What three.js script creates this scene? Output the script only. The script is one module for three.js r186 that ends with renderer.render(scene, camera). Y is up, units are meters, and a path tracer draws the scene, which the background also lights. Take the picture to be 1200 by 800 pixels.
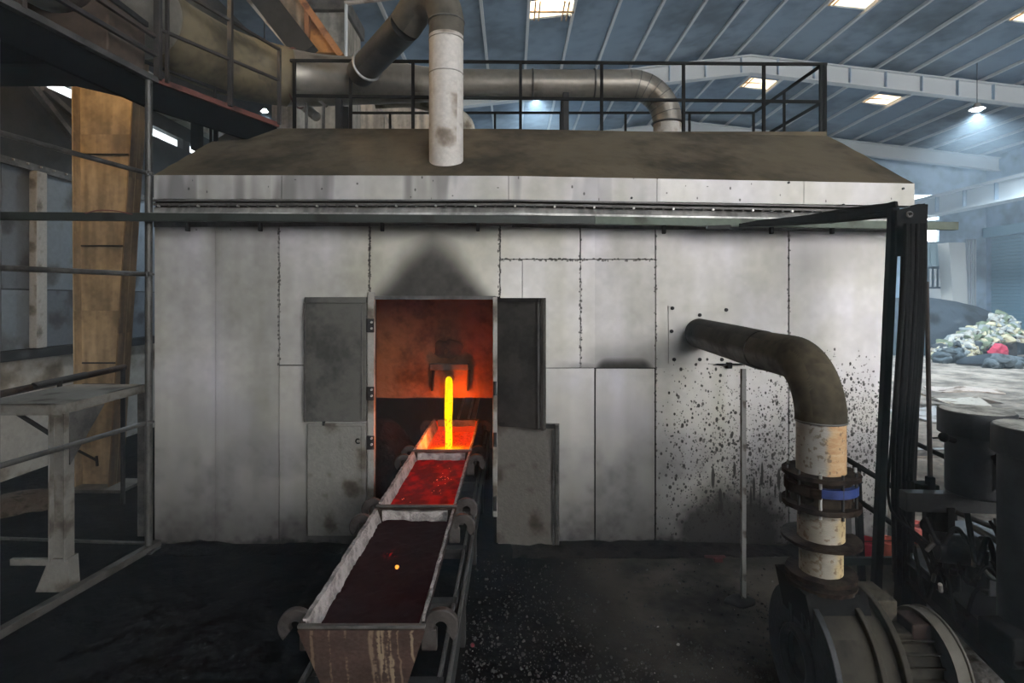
import * as THREE from 'three';
import { RoundedBoxGeometry } from 'three/addons/geometries/RoundedBoxGeometry.js';
import { mergeGeometries } from 'three/addons/utils/BufferGeometryUtils.js';

// ---------------------------------------------------------------- camera, sky, exposure
const F = 650, CX = 600, CY = 350, CH = 3.05;            // measured lens: pixels, horizon row, eye height
const scene = new THREE.Scene();
const camera = new THREE.PerspectiveCamera(2 * Math.atan(400 / F) * 180 / Math.PI, 1.5, 0.05, 300);
camera.position.set(0, CH, 0);
camera.lookAt(0, CH, -10);
camera.setViewOffset(1200, 800, 0, 400 - CY, 1200, 800); // shift lens: verticals stay upright
scene.background = new THREE.Color(1.0, 0.99, 0.97);     // overcast daylight
scene.backgroundIntensity = 11.5;
scene.fog = new THREE.FogExp2(new THREE.Color(0.72, 0.87, 1.0), 0.0048);
const renderer = new THREE.WebGLRenderer({ antialias: true });
renderer.toneMapping = THREE.LinearToneMapping;
renderer.toneMappingExposure = 1.12;
renderer.shadowMap.enabled = true;

// ---------------------------------------------------------------- helpers
const V = (x, y, z) => new THREE.Vector3(x, y, z);
const at = (px, py, d) => V((px - CX) * d / F, CH - (py - CY) * d / F, -d);       // a pixel at a distance, as a point
const X = (px, d) => (px - CX) * d / F, Y = (py, d) => CH - (py - CY) * d / F;
function rng(seed) { let s = seed >>> 0; return () => { s = (s + 0x6d2b79f5) | 0; let t = Math.imul(s ^ (s >>> 15), 1 | s); t = (t + Math.imul(t ^ (t >>> 7), 61 | t)) ^ t; return ((t ^ (t >>> 14)) >>> 0) / 4294967296; }; }
const used = new Map();
function numbered(n) { const k = used.get(n) ?? 0; used.set(n, k + 1); return k ? `${n}_${String(k).padStart(3, '0')}` : n; }
function tag(o, label, category, group, kind) { if (label) o.userData.label = label; if (category) o.userData.category = category; if (group) o.userData.group = group; if (kind) o.userData.kind = kind; return o; }
function base(name, pos, label, category, group, kind) {
  const o = new THREE.Group(); o.name = numbered(name); o.position.copy(pos); scene.add(o); return tag(o, label, category, group, kind);
}
function prep(g) {                                         // position, normal, uv only; no index
  if (g.index) g = g.toNonIndexed();
  for (const k of Object.keys(g.attributes)) if (!['position', 'normal', 'uv', 'color'].includes(k)) g.deleteAttribute(k);
  if (!g.attributes.normal) g.computeVertexNormals();
  return g;
}
function metreUV(g) {                                      // box-projected uv in metres
  const p = g.attributes.position, n = g.attributes.normal, uv = new Float32Array(p.count * 2);
  for (let i = 0; i < p.count; i += 3) {
    let a = 0, b = 0, c = 0;
    for (let k = 0; k < 3; k++) { a += n.getX(i + k); b += n.getY(i + k); c += n.getZ(i + k); }
    a = Math.abs(a); b = Math.abs(b); c = Math.abs(c);
    for (let k = 0; k < 3 && i + k < p.count; k++) {
      const x = p.getX(i + k), y = p.getY(i + k), z = p.getZ(i + k);
      uv[(i + k) * 2] = a >= b && a >= c ? z : x; uv[(i + k) * 2 + 1] = b >= a && b >= c ? z : y;
    }
  }
  g.setAttribute('uv', new THREE.BufferAttribute(uv, 2)); return g;
}
function M(geoms, keepUV) {
  const list = [].concat(geoms).map(prep).map((g) => (keepUV ? g : metreUV(g)));
  return list.length === 1 ? list[0] : mergeGeometries(list, false);
}
function mesh(name, g, mat) { const m = new THREE.Mesh(g, mat); m.name = name; m.castShadow = m.receiveShadow = true; return m; }
function originOf(o) { const v = V(0, 0, 0); for (; o && o !== scene; o = o.parent) v.add(o.position); return v; }
function part(parent, name, geoms, mat, keepUV) {          // geometry written in world coordinates
  const g = M(geoms, keepUV), o = originOf(parent); g.translate(-o.x, -o.y, -o.z);
  const m = mesh(name, g, mat); parent.add(m); return m;
}
function piece(parent, name, geom, mat, pos, rot) {        // shared geometry put at a world position
  const m = mesh(name, geom, mat); m.position.copy(pos).sub(originOf(parent)); if (rot) m.rotation.set(...rot); parent.add(m); return m;
}
function solo(name, geoms, mat, label, category, group, kind, keepUV) {   // a thing that is one mesh, its origin at its base
  const g = M(geoms, keepUV); g.computeBoundingBox(); const b = g.boundingBox, c = V((b.min.x + b.max.x) / 2, b.min.y, (b.min.z + b.max.z) / 2);
  g.translate(-c.x, -c.y, -c.z); const m = mesh(numbered(name), g, mat); m.position.copy(c); scene.add(m); return tag(m, label, category, group, kind);
}
const box = (x, y, z, w, h, d, r = 0.006) => { const g = r > 0 ? new RoundedBoxGeometry(w, h, d, 1, Math.min(r, w / 3, h / 3, d / 3)) : new THREE.BoxGeometry(w, h, d); g.translate(x, y, z); return g; };
const span = (x0, x1, y0, y1, z0, z1, r) => box((x0 + x1) / 2, (y0 + y1) / 2, (z0 + z1) / 2, Math.abs(x1 - x0), Math.abs(y1 - y0), Math.abs(z1 - z0), r);
function orient(g, p, q, up = V(0, 1, 0)) {                // local +z runs from p to q, local y as near up as can be
  const d = q.clone().sub(p).normalize(); if (Math.abs(d.dot(up)) > 0.98) up = V(1, 0, 0);
  const m = new THREE.Matrix4().lookAt(q, p, up); m.setPosition(p.clone().add(q).multiplyScalar(0.5)); return g.applyMatrix4(m);
}
const bar = (p, q, w, h = w, r = 0.004, up) => { const L = p.distanceTo(q); return orient(r > 0 ? new RoundedBoxGeometry(w, h, L, 1, Math.min(r, w / 3, h / 3)) : new THREE.BoxGeometry(w, h, L), p, q, up); };
const rod = (p, q, r0, r1 = r0, n = 14, open = false) => { const g = new THREE.CylinderGeometry(r1, r0, p.distanceTo(q), n, 1, open); g.rotateX(Math.PI / 2); return orient(g, p, q); };
const tube = (pts, r, seg = 40, n = 10, t = 0.5) => new THREE.TubeGeometry(new THREE.CatmullRomCurve3(pts, false, 'catmullrom', t), seg, r, n, false);
function ibeam(p, q, w, h, tf, tw, up) { const L = p.distanceTo(q); return [[0, h / 2 - tf / 2, w, tf], [0, -h / 2 + tf / 2, w, tf], [0, 0, tw, h - 2 * tf]].map(([x, y, a, b]) => { const g = new THREE.BoxGeometry(a, b, L); g.translate(x, y, 0); return orient(g, p, q, up); }); }
function quads(list) {                                     // flat quads a,b,c,d counter-clockwise seen from outside
  const pos = []; for (const [a, b, c, d] of list) for (const v of [a, b, c, a, c, d]) pos.push(v.x, v.y, v.z);
  const g = new THREE.BufferGeometry(); g.setAttribute('position', new THREE.BufferAttribute(new Float32Array(pos), 3)); g.computeVertexNormals(); return g;
}
function prism(outline, dir) {                             // outline of points (ccw seen from +dir side), pushed by -dir: a solid slab
  const shape = outline, back = shape.map((p) => p.clone().sub(dir)), n = shape.length, tri = [];
  for (let i = 1; i < n - 1; i++) { tri.push(shape[0], shape[i], shape[i + 1], back[0], back[i + 1], back[i]); }
  for (let i = 0; i < n; i++) { const j = (i + 1) % n; tri.push(shape[i], back[i], back[j], shape[i], back[j], shape[j]); }
  const g = new THREE.BufferGeometry(); g.setAttribute('position', new THREE.BufferAttribute(new Float32Array(tri.flatMap((v) => [v.x, v.y, v.z])), 3)); g.computeVertexNormals(); return g;
}
function roughen(g, amp, freq, seed = 1) {                 // push vertices about with smooth noise
  const p = g.attributes.position; for (let i = 0; i < p.count; i++) { const x = p.getX(i), y = p.getY(i), z = p.getZ(i);
    p.setXYZ(i, x + amp * (n3(x * freq + seed, y * freq, z * freq) - 0.5) * 2, y + amp * (n3(x * freq, y * freq + 9 + seed, z * freq) - 0.5) * 2, z + amp * (n3(x * freq, y * freq, z * freq + 23 + seed) - 0.5) * 2); }
  g.computeVertexNormals(); return g;
}
// ---------------------------------------------------------------- noise and textures
const hash = (x, y, z) => { let h = Math.imul(x, 374761393) ^ Math.imul(y, 668265263) ^ Math.imul(z, 2147483647 - 58); h = Math.imul(h ^ (h >>> 13), 1274126177); h ^= h >>> 16; return (h >>> 0) / 4294967296; };
const sm = (t) => t * t * (3 - 2 * t), lerp = (a, b, t) => a + (b - a) * t, clamp = (v, a = 0, b = 1) => Math.min(b, Math.max(a, v)), sstep = (a, b, v) => sm(clamp((v - a) / (b - a)));
function n3(x, y, z) {
  const i = Math.floor(x), j = Math.floor(y), k = Math.floor(z), u = sm(x - i), v = sm(y - j), w = sm(z - k);
  const L = (kk) => lerp(lerp(hash(i, j, kk), hash(i + 1, j, kk), u), lerp(hash(i, j + 1, kk), hash(i + 1, j + 1, kk), u), v);
  return lerp(L(k), L(k + 1), w);
}
const wrap = (a, n) => ((a % n) + n) % n;
function n2(x, y, per, s = 0) {                            // periodic value noise
  const i = Math.floor(x), j = Math.floor(y), u = sm(x - i), v = sm(y - j), a = wrap(i, per), b = wrap(i + 1, per), c = wrap(j, per), d = wrap(j + 1, per);
  return lerp(lerp(hash(a, c, s), hash(b, c, s), u), lerp(hash(a, d, s), hash(b, d, s), u), v);
}
function fbm(u, v, per, oct, s = 0) { let r = 0, a = 0.5, t = 0; for (let o = 0; o < oct; o++) { r += a * n2(u * per, v * per, per, s + o * 17); t += a; a *= 0.5; per *= 2; } return r / t; }
function tex(w, h, fn, srgb = true, rep = true) {
  const data = new Uint8Array(w * h * 4);
  for (let y = 0; y < h; y++) for (let x = 0; x < w; x++) { const c = fn((x + 0.5) / w, (y + 0.5) / h), o = (y * w + x) * 4, [r, g, b] = Array.isArray(c) ? c : [c, c, c]; data[o] = clamp(r) * 255; data[o + 1] = clamp(g) * 255; data[o + 2] = clamp(b) * 255; data[o + 3] = 255; }
  const t = new THREE.DataTexture(data, w, h); t.magFilter = THREE.LinearFilter; t.minFilter = THREE.LinearMipmapLinearFilter; if (rep) t.wrapS = t.wrapT = THREE.RepeatWrapping; if (srgb) t.colorSpace = THREE.SRGBColorSpace; t.needsUpdate = true; return t;
}
const T = {
  blotch: tex(512, 512, (u, v) => { const a = fbm(u, v, 4, 5, 1), b = fbm(u, v, 24, 3, 7); return 0.62 + 0.38 * sstep(0.25, 0.7, a * 0.75 + b * 0.25); }),
  grime: tex(512, 512, (u, v) => { const a = fbm(u, v, 5, 6, 31), b = fbm(u, v, 40, 3, 8), s = sstep(0.45, 0.8, a); const k = lerp(0.97, 0.6, s) - 0.12 * b; return [k, k * lerp(1, 0.93, s), k * lerp(1, 0.85, s)]; }),
  streak: tex(512, 512, (u, v) => { const a = fbm(u, v * 0.125, 24, 3, 3), b = fbm(u, v, 5, 4, 4), c = fbm(u, v, 48, 2, 14); return 0.6 + 0.4 * sstep(0.2, 0.75, a * 0.5 + b * 0.35 + c * 0.15); }),
  rust: tex(512, 512, (u, v) => { const a = fbm(u, v, 6, 6, 51), b = fbm(u, v, 30, 3, 52), s = sstep(0.42, 0.62, a); return [lerp(0.72, 0.4, s) + 0.15 * (b - 0.5), lerp(0.66, 0.27, s) + 0.12 * (b - 0.5), lerp(0.6, 0.19, s) + 0.1 * (b - 0.5)]; }),
  fine: tex(256, 256, (u, v) => fbm(u, v, 24, 4, 77), false),
  lump: tex(256, 256, (u, v) => fbm(u, v, 8, 5, 78), false),
};
const repT = new Map();
function rp(t, r, ry = r) { const k = t.uuid + r + ',' + ry; if (!repT.has(k)) { const c = t.clone(); c.repeat.set(r, ry); c.needsUpdate = true; repT.set(k, c); } return repT.get(k); }
function mat(color, o = {}) {
  const m = new THREE.MeshPhysicalMaterial({ color: Array.isArray(color) ? new THREE.Color(...color) : color, roughness: o.rough ?? 0.7, metalness: o.metal ?? 0, specularIntensity: o.spec ?? ((o.rough ?? 0.7) >= 0.85 ? 0.25 : 0.7) });
  if (o.tex) m.map = rp(T[o.tex], o.rep ?? 1, o.repY ?? o.rep ?? 1);
  if (o.bump) { m.bumpMap = rp(T[o.bumpTex ?? 'fine'], o.bumpRep ?? 2); m.bumpScale = o.bump; }
  if (o.emissive) { m.emissive = new THREE.Color(...o.emissive); m.emissiveIntensity = o.glow ?? 1; }
  if (o.double) m.side = THREE.DoubleSide;
  if (o.vc) m.vertexColors = true;
  return m;
}
const MAT = {
  dark: mat([0.017, 0.0165, 0.016], { rough: 0.75, tex: 'blotch', rep: 1.2, bump: 0.002 }),
  sootBlack: mat([0.0025, 0.0025, 0.0025], { rough: 1, spec: 0.05 }),
  black: mat([0.0045, 0.0045, 0.0045], { rough: 0.85, spec: 0.3, tex: 'blotch', rep: 1.5 }),
  greySteel: mat([0.10, 0.095, 0.088], { rough: 0.55, metal: 0.25, tex: 'blotch', rep: 1.5, bump: 0.002 }),
  paleSteel: mat([0.34, 0.32, 0.29], { rough: 0.6, tex: 'grime', rep: 0.9, bump: 0.002 }),
  silver: mat([0.55, 0.54, 0.52], { rough: 0.42, metal: 0.3, tex: 'streak', rep: 0.6, bump: 0.001 }),
  duct: mat([0.27, 0.245, 0.21], { rough: 0.42, metal: 0.55, tex: 'grime', rep: 0.5, bump: 0.003, bumpTex: 'lump', bumpRep: 0.8 }),
  dustyDuct: mat([0.15, 0.12, 0.07], { rough: 0.8, tex: 'blotch', rep: 0.5 }),
  darkDuct: mat([0.055, 0.052, 0.047], { rough: 0.5, metal: 0.3, tex: 'blotch', rep: 0.6, bump: 0.002 }),
  redPrimer: mat([0.13, 0.04, 0.028], { rough: 0.7, tex: 'grime', rep: 1.2 }),
  tan: mat([0.46, 0.33, 0.19], { rough: 0.75, tex: 'streak', rep: 0.35, bump: 0.001 }),
  concrete: mat([0.42, 0.39, 0.345], { rough: 0.95, tex: 'grime', rep: 0.35, bump: 0.006, bumpTex: 'lump', bumpRep: 0.8 }),
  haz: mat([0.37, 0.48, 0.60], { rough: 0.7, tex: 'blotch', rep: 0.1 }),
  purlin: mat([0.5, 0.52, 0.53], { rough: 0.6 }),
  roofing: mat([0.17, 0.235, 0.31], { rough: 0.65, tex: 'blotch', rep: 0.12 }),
  cream: mat([0.48, 0.46, 0.42], { rough: 0.75, tex: 'grime', rep: 0.25 }),
};
// ---------------------------------------------------------------- the hall: floor, walls, roof
const HL = -8.5, HR = 29.5, HB = -34.5, HF = 11, APX = 10.5, APY = 14.0, SL = 0.116;
const roofY = (x) => APY - Math.abs(x - APX) * SL;
{
  const g = new THREE.BoxGeometry(HR - HL, 0.3, HF - HB, 190, 1, 228); g.translate((HL + HR) / 2, -0.15, (HF + HB) / 2);
  const p = g.attributes.position, col = new Float32Array(p.count * 3);
  for (let i = 0; i < p.count; i++) {
    const x = p.getX(i), z = p.getZ(i), n = n3(x * 0.9, 3, z * 0.9), n1 = n3(x * 0.3 + 5, 7, z * 0.3), f = n3(x * 3.1, 9, z * 3.1);
    const right = sstep(5.0, 8.5, x + (n - 0.5) * 1.6), far = sstep(-12.5, -15.5, z);        // beyond the furnace the floor is dusty concrete, not soot
    const pale = Math.max(right * 0.8 + 0.2 * right * n, far);
    const brown = sstep(0.1, 1.6, x) * (0.35 + 0.9 * n1) * sstep(-3.6, -5.2, z);            // trampled slag dust to the right of the molds
    const soot = [0.006, 0.0055, 0.0052], dust = [0.13 * (0.5 + 0.8 * f), 0.112 * (0.5 + 0.8 * f), 0.09 * (0.5 + 0.8 * f)], con = [0.34 * (0.75 + 0.4 * n), 0.29 * (0.75 + 0.4 * n), 0.245 * (0.75 + 0.4 * n)];
    for (let c = 0; c < 3; c++) col[i * 3 + c] = lerp(lerp(soot[c], dust[c], clamp(brown * 0.85)), con[c], pale);
  }
  g.setAttribute('color', new THREE.BufferAttribute(col, 3));
  const m = mat([1, 1, 1], { rough: 1, spec: 0.06, tex: 'blotch', rep: 0.45, vc: true, bump: 0.05, bumpTex: 'lump', bumpRep: 0.55 });
  const o = mesh('floor', metreUV(prep(g)), m); tag(o, null, null, null, 'structure'); scene.add(o);
}
const struct = (name, geoms, m) => { const o = mesh(name, M(geoms), m); scene.add(o); return tag(o, null, null, null, 'structure'); };
// front gable (behind the photographer) with the open loading bay the daylight comes through
{
  const z0 = HF, z1 = HF + 0.25;
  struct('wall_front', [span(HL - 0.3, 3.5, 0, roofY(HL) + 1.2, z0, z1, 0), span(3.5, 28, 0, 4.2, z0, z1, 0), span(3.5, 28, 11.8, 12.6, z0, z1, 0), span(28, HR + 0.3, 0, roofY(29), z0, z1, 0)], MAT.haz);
}
// left side wall: block wall, steel sheets, soot-black band, window strip
{
  const x1 = HL, x0 = HL - 0.3;
  const w = base('wall_left', V(HL, 0, -12), null, null, null, 'structure');
  part(w, 'concrete_wall', roughen(new THREE.BoxGeometry(0.3, 2.3, HF - HB, 1, 6, 120).translate(HL - 0.15, 0.86, (HF + HB) / 2), 0.012, 2.2), MAT.concrete);
  part(w, 'ledge_beam', [span(HL - 0.28, HL + 0.1, 2.0, 2.17, HB, HF, 0.01)], MAT.dark);
  const sheetM = [mat([0.17, 0.19, 0.21], { rough: 0.5, metal: 0.2, tex: 'grime', rep: 0.45 }), mat([0.12, 0.13, 0.145], { rough: 0.5, metal: 0.2, tex: 'grime', rep: 0.6 })];
  const edges = [-15.5, -13.8, -12.1, -10.75, -10.02, -9.2, -7.6, -6, -4, -2, 0];
  for (let i = 0; i + 1 < edges.length; i++) for (const [y0, y1] of [[2.18, 3.2], [3.22, 5.3]]) part(w, 'wall_sheet', span(HL - 0.06, HL + 0.02 + (i % 2) * 0.012, y0, y1, edges[i] + 0.01, edges[i + 1] - 0.01, 0.004), sheetM[(i + (y0 > 3 ? 1 : 0)) % 2]);
  part(w, 'pipe_strip', [span(HL + 0.03, HL + 0.17, 2.18, 5.3, -9.95, -9.72, 0.02)], MAT.paleSteel);
  part(w, 'sheet_angle', [span(HL - 0.05, HL + 0.09, 5.3, 5.36, -15.5, 0, 0.004), span(HL + 0.02, HL + 0.04, 5.36, 5.44, -15.5, 0, 0.002)], MAT.greySteel);
  const bolt = M(new THREE.CylinderGeometry(0.018, 0.018, 0.03, 8).rotateZ(Math.PI / 2));
  for (let z = -15; z < -4; z += 0.28) piece(w, 'bolt', bolt, MAT.paleSteel, V(HL + 0.05, 5.41, z));
  part(w, 'back_sheet', [span(x0 - 0.05, HL - 0.08, 2.0, 6.95, HB, HF, 0), span(x0 - 0.05, HL - 0.08, 7.2, roofY(HL) + 0.05, HB, HF, 0)], MAT.dark);
  const mull = []; for (let z = HB + 1; z < HF; z += 1.7) mull.push(span(x0 - 0.03, HL - 0.1, 6.95, 7.2, z, z + 0.3, 0));
  part(w, 'window_mullions', mull, MAT.dark);
  part(w, 'window_glass', [span(x0 + 0.03, x0 + 0.05, 6.95, 7.2, HB, HF, 0)], new THREE.MeshPhysicalMaterial({ color: 0xdfe6ea, roughness: 0.9, transmission: 0.75, thickness: 0 }));
  for (const [a, b] of [[at(16, 100, 9.6), at(95, 180, 10.8)], [at(36, 103, 9.8), at(95, 152, 10.9)]]) part(w, 'diagonal_brace', bar(V(HL + 0.2, a.y, a.z), V(HL + 0.2, b.y, b.z), 0.1, 0.1), MAT.greySteel);
  part(w, 'eaves_girder', [span(HL + 0.02, HL + 0.3, 7.5, 8.2, HB, -4, 0.01)], MAT.paleSteel);
}
// back gable: sheeting with window openings
{
  const z1 = HB, z0 = HB - 0.25, w = base('wall_back', V(10, 0, HB), null, null, null, 'structure');
  const zw = 34.5, wx0 = X(1060, zw), wx1 = X(1100.5, zw), a = Y(283, zw), b = Y(228, zw), c0 = Y(361, zw), c1 = Y(351, zw), wx2 = X(1115, zw);
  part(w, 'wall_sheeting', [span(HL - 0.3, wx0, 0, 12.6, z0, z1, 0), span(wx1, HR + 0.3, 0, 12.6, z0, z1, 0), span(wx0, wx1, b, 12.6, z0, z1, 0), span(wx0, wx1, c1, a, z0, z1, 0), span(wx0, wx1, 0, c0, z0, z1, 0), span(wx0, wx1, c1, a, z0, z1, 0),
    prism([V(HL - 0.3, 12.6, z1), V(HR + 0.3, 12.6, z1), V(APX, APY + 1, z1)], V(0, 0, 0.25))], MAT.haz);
  for (let i = 0; i < 11; i++) part(w, 'louvre_bar', span(wx0 + i * 0.3, wx0 + i * 0.3 + 0.13, Y(336, zw), Y(315, zw), z1, z1 + 0.08, 0.01), MAT.purlin);
  for (let i = 0; i < 8; i++) part(w, 'ribbed_panel', span(wx0 + i * 0.4, wx0 + i * 0.4 + 0.37, Y(312, zw), Y(285, zw), z1, z1 + 0.05 + 0.02 * (i % 2), 0.02), mat([0.26, 0.36, 0.4], { rough: 0.7 }));
  part(w, 'pale_sill', span(wx0, wx2, Y(350, zw), Y(338, zw), z1, z1 + 0.1, 0.02), MAT.purlin);
  for (const [py, hh] of [[241.5, 0.38], [260, 0.1]]) part(w, 'window_transom', span(wx0, wx1, Y(py, zw) - hh, Y(py, zw) + hh, z1 - 0.1, z1 + 0.1, 0.02), MAT.haz);
  part(w, 'window_glass', span(wx0, wx1, a, b, z0 + 0.02, z0 + 0.04, 0), new THREE.MeshPhysicalMaterial({ color: 0xf2f6f8, roughness: 0.9, transmission: 0.9, thickness: 0 }));
  part(w, 'window_glass', span(wx0, wx1, c0, c1, z0 + 0.02, z0 + 0.04, 0), new THREE.MeshPhysicalMaterial({ color: 0xf2f6f8, roughness: 0.9, transmission: 0.9, thickness: 0 }));
  // wall column and light strips right of the window
  part(w, 'wall_column', [prism([V(X(1112, 33.5), Y(284, 33.5), -33.5), V(X(1121, 33.5), 0, -33.5), V(X(1137, 33.5), 0, -33.5), V(X(1131, 33.5), Y(284, 33.5), -33.5)], V(0, 0, 0.9))], mat([0.5, 0.5, 0.48], { rough: 0.8 }));
  for (let i = 0; i < 5; i++) part(w, 'wall_batten', span(X(1136 + i * 2.6, 34.2), X(1137 + i * 2.6, 34.2), Y(368, 34.2), Y(280, 34.2), HB, HB + 0.1, 0.01), MAT.purlin);
}
// right side wall with a blue shutter door
{
  const w = base('wall_right', V(HR, 0, -12), null, null, null, 'structure');
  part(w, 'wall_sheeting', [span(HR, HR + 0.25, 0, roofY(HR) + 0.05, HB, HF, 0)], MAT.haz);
  const door = base('door_1', V(HR - 0.1, 0, -31), null, null, null, 'structure');
  const sm1 = mat([0.17, 0.30, 0.38], { rough: 0.6 });
  for (let i = 0; i < 34; i++) part(door, 'shutter_slat', span(HR - 0.14 + (i % 2) * 0.02, HR - 0.04, i * 0.2, i * 0.2 + 0.185, -34.0, -24, 0.01), sm1);
  part(door, 'shutter_hood', span(HR - 0.5, HR - 0.02, 6.8, 7.4, -34.2, -23.8, 0.03), sm1);
}
// roof: strips between purlins along the hall, openings with translucent sheets
{
  const roof = base('ceiling', V(APX, 12, -12), null, null, null, 'structure');
  const lights = [[648, 10], [874, 97], [1023, 116], [980, -4], [1196, 14], [628, 109], [250, -30], [480, -40], [800, -60], [1120, -50]];
  // find strip and depth of every skylight from where it is seen
  const spots = lights.map(([px, py]) => { let d = 10; for (let k = 0; k < 40; k++) { const x = X(px, d); d = (roofY(x) - CH) * F / (CY - py); } return [X(px, d), -d]; });
  const step = 1.56, sky = new THREE.MeshPhysicalMaterial({ color: new THREE.Color(1.0, 0.88, 0.72), roughness: 0.95, transmission: 0.6, thickness: 0 });
  const n = Math.ceil((HR - HL) / step);
  for (let i = 0; i < n; i++) {
    const x0 = HL - 0.3 + i * step, x1 = Math.min(x0 + step, HR + 0.3), cuts = [];
    for (const [sx, sz] of spots) if (sx >= x0 && sx < x1) cuts.push([sz - 0.62, sz + 0.62]);
    cuts.sort((a, b) => a[0] - b[0]);
    let z = HB - 0.3; const segs = [];
    for (const [a, b] of cuts) { segs.push([z, a]); z = b; } segs.push([z, HF + 0.3]);
    const slab = (za, zb, xa = x0, xb = x1, dy = 0, th = 0.09) => prism([V(xa, roofY(xa) + dy, zb), V(xa, roofY(xa) + dy, za), V(xb, roofY(xb) + dy, za), V(xb, roofY(xb) + dy, zb)].reverse(), V(0, -th, 0));
    part(roof, 'roof_sheet', segs.map(([a, b]) => slab(a, b)), MAT.roofing);
    for (const [a, b] of cuts) {
      const sk = part(roof, 'skylight_sheet', slab(a, b, x0, x1, 0.06, 0.01), sky);
      const ribs = []; for (const k of [0.14, 0.24, 0.76, 0.86]) ribs.push(span(lerp(x0, x1, k) - 0.025, lerp(x0, x1, k) + 0.025, roofY(x0) - 0.03, roofY(x0) + 0.02, a, b, 0)); ribs.push(span(x0, x1, roofY(x0) - 0.05, roofY(x0), (a + b) / 2 - 0.03, (a + b) / 2 + 0.03, 0));
      part(sk, 'skylight_rib', ribs, MAT.tan);
    }
    part(roof, 'purlin', span(x0 - 0.05, x0 + 0.05, roofY(x0) - 0.12, roofY(x0) - 0.002, HB, HF, 0), MAT.purlin);
  }
  // main frames across the hall
  for (const d of [24.5, 33.6]) {
    const h = 0.75, z = -d;
    for (const [xa, xb] of [[HL, APX], [APX, HR]]) {
      const y = (x) => roofY(x) - 0.22;
      const r = part(roof, 'rafter', [prism([V(xa, y(xa), z), V(xa, y(xa) - h, z), V(xb, y(xb) - h, z), V(xb, y(xb), z)], V(0, 0, 0.04)),
        prism([V(xa, y(xa) - h, z + 0.16), V(xa, y(xa) - h - 0.05, z + 0.16), V(xb, y(xb) - h - 0.05, z + 0.16), V(xb, y(xb) - h, z + 0.16)], V(0, 0, 0.36)),
        prism([V(xa, y(xa), z + 0.16), V(xa, y(xa) - 0.05, z + 0.16), V(xb, y(xb) - 0.05, z + 0.16), V(xb, y(xb), z + 0.16)], V(0, 0, 0.36))], MAT.purlin);
      if (d < 30) for (let x = xa + 1.2; x < xb; x += 1.58) part(r, 'stiffener', span(x, x + 0.03, y(x) - h, y(x) - 0.03, z, z + 0.15, 0), MAT.haz);
    }
  }
  const gird = part(roof, 'runway_girder', [span(23.9, 24.3, 7.9, 8.75, -33.9, -9, 0), span(23.7, 24.5, 8.75, 8.9, -33.9, -9, 0), span(23.7, 24.5, 7.78, 7.9, -33.9, -9, 0)], MAT.purlin);
  for (let z = -33; z < -10; z += 1.9) part(gird, 'stiffener', span(23.72, 23.9, 7.9, 8.75, z, z + 0.06, 0), MAT.haz);
}
for (const [px, py, d, I, label] of [[628, 110, 27, 420, 'bright hall lamp shining behind the railing, left of the pipe bend'], [795, 103, 29, 420, 'bright hall lamp shining just right of the roof pipe bend'], [1145, 128, 23, 420, 'bright white hall lamp hanging below the right end of the roof girder'], [310, 131, 13.5, 30, 'small bluish lamp seen under the duct at the walkway corner']]) {
  const p = at(px, py, d), o = base('bay_lamp', p, label, 'lamp'), s = d > 20 ? d / 27 : 0.3;
  const ry = roofY(p.x) - 0.16;
  part(o, 'lamp_rod', rod(V(p.x, p.y + 0.3 * s, p.z), V(p.x, ry, p.z), 0.015), MAT.dark);
  part(o, 'lamp_shade', new THREE.LatheGeometry([[0.06, 0.3], [0.12, 0.28], [0.16, 0.16], [0.34, 0.02], [0.33, 0.0]].map(([r, y]) => new THREE.Vector2(r * s, y * s)), 24).translate(p.x, p.y, p.z), MAT.paleSteel);
  part(o, 'lamp_lens', new THREE.SphereGeometry(0.24 * s, 24, 14).scale(1, 0.6, 1).translate(p.x, p.y + 0.02, p.z), mat([0.9, 0.95, 1], { emissive: [0.8, 0.92, 1], glow: 40 }));
  const l = new THREE.SpotLight(new THREE.Color(0.72, 0.88, 1), I * 2.2, 0, 1.3, 0.5); l.position.set(p.x, p.y - 0.2 * s, p.z); l.target.position.set(p.x, 0, p.z); scene.add(l.target); l.shadow.radius = 4; l.castShadow = true; l.name = 'bay_lamp_light'; scene.add(l);
}
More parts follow.
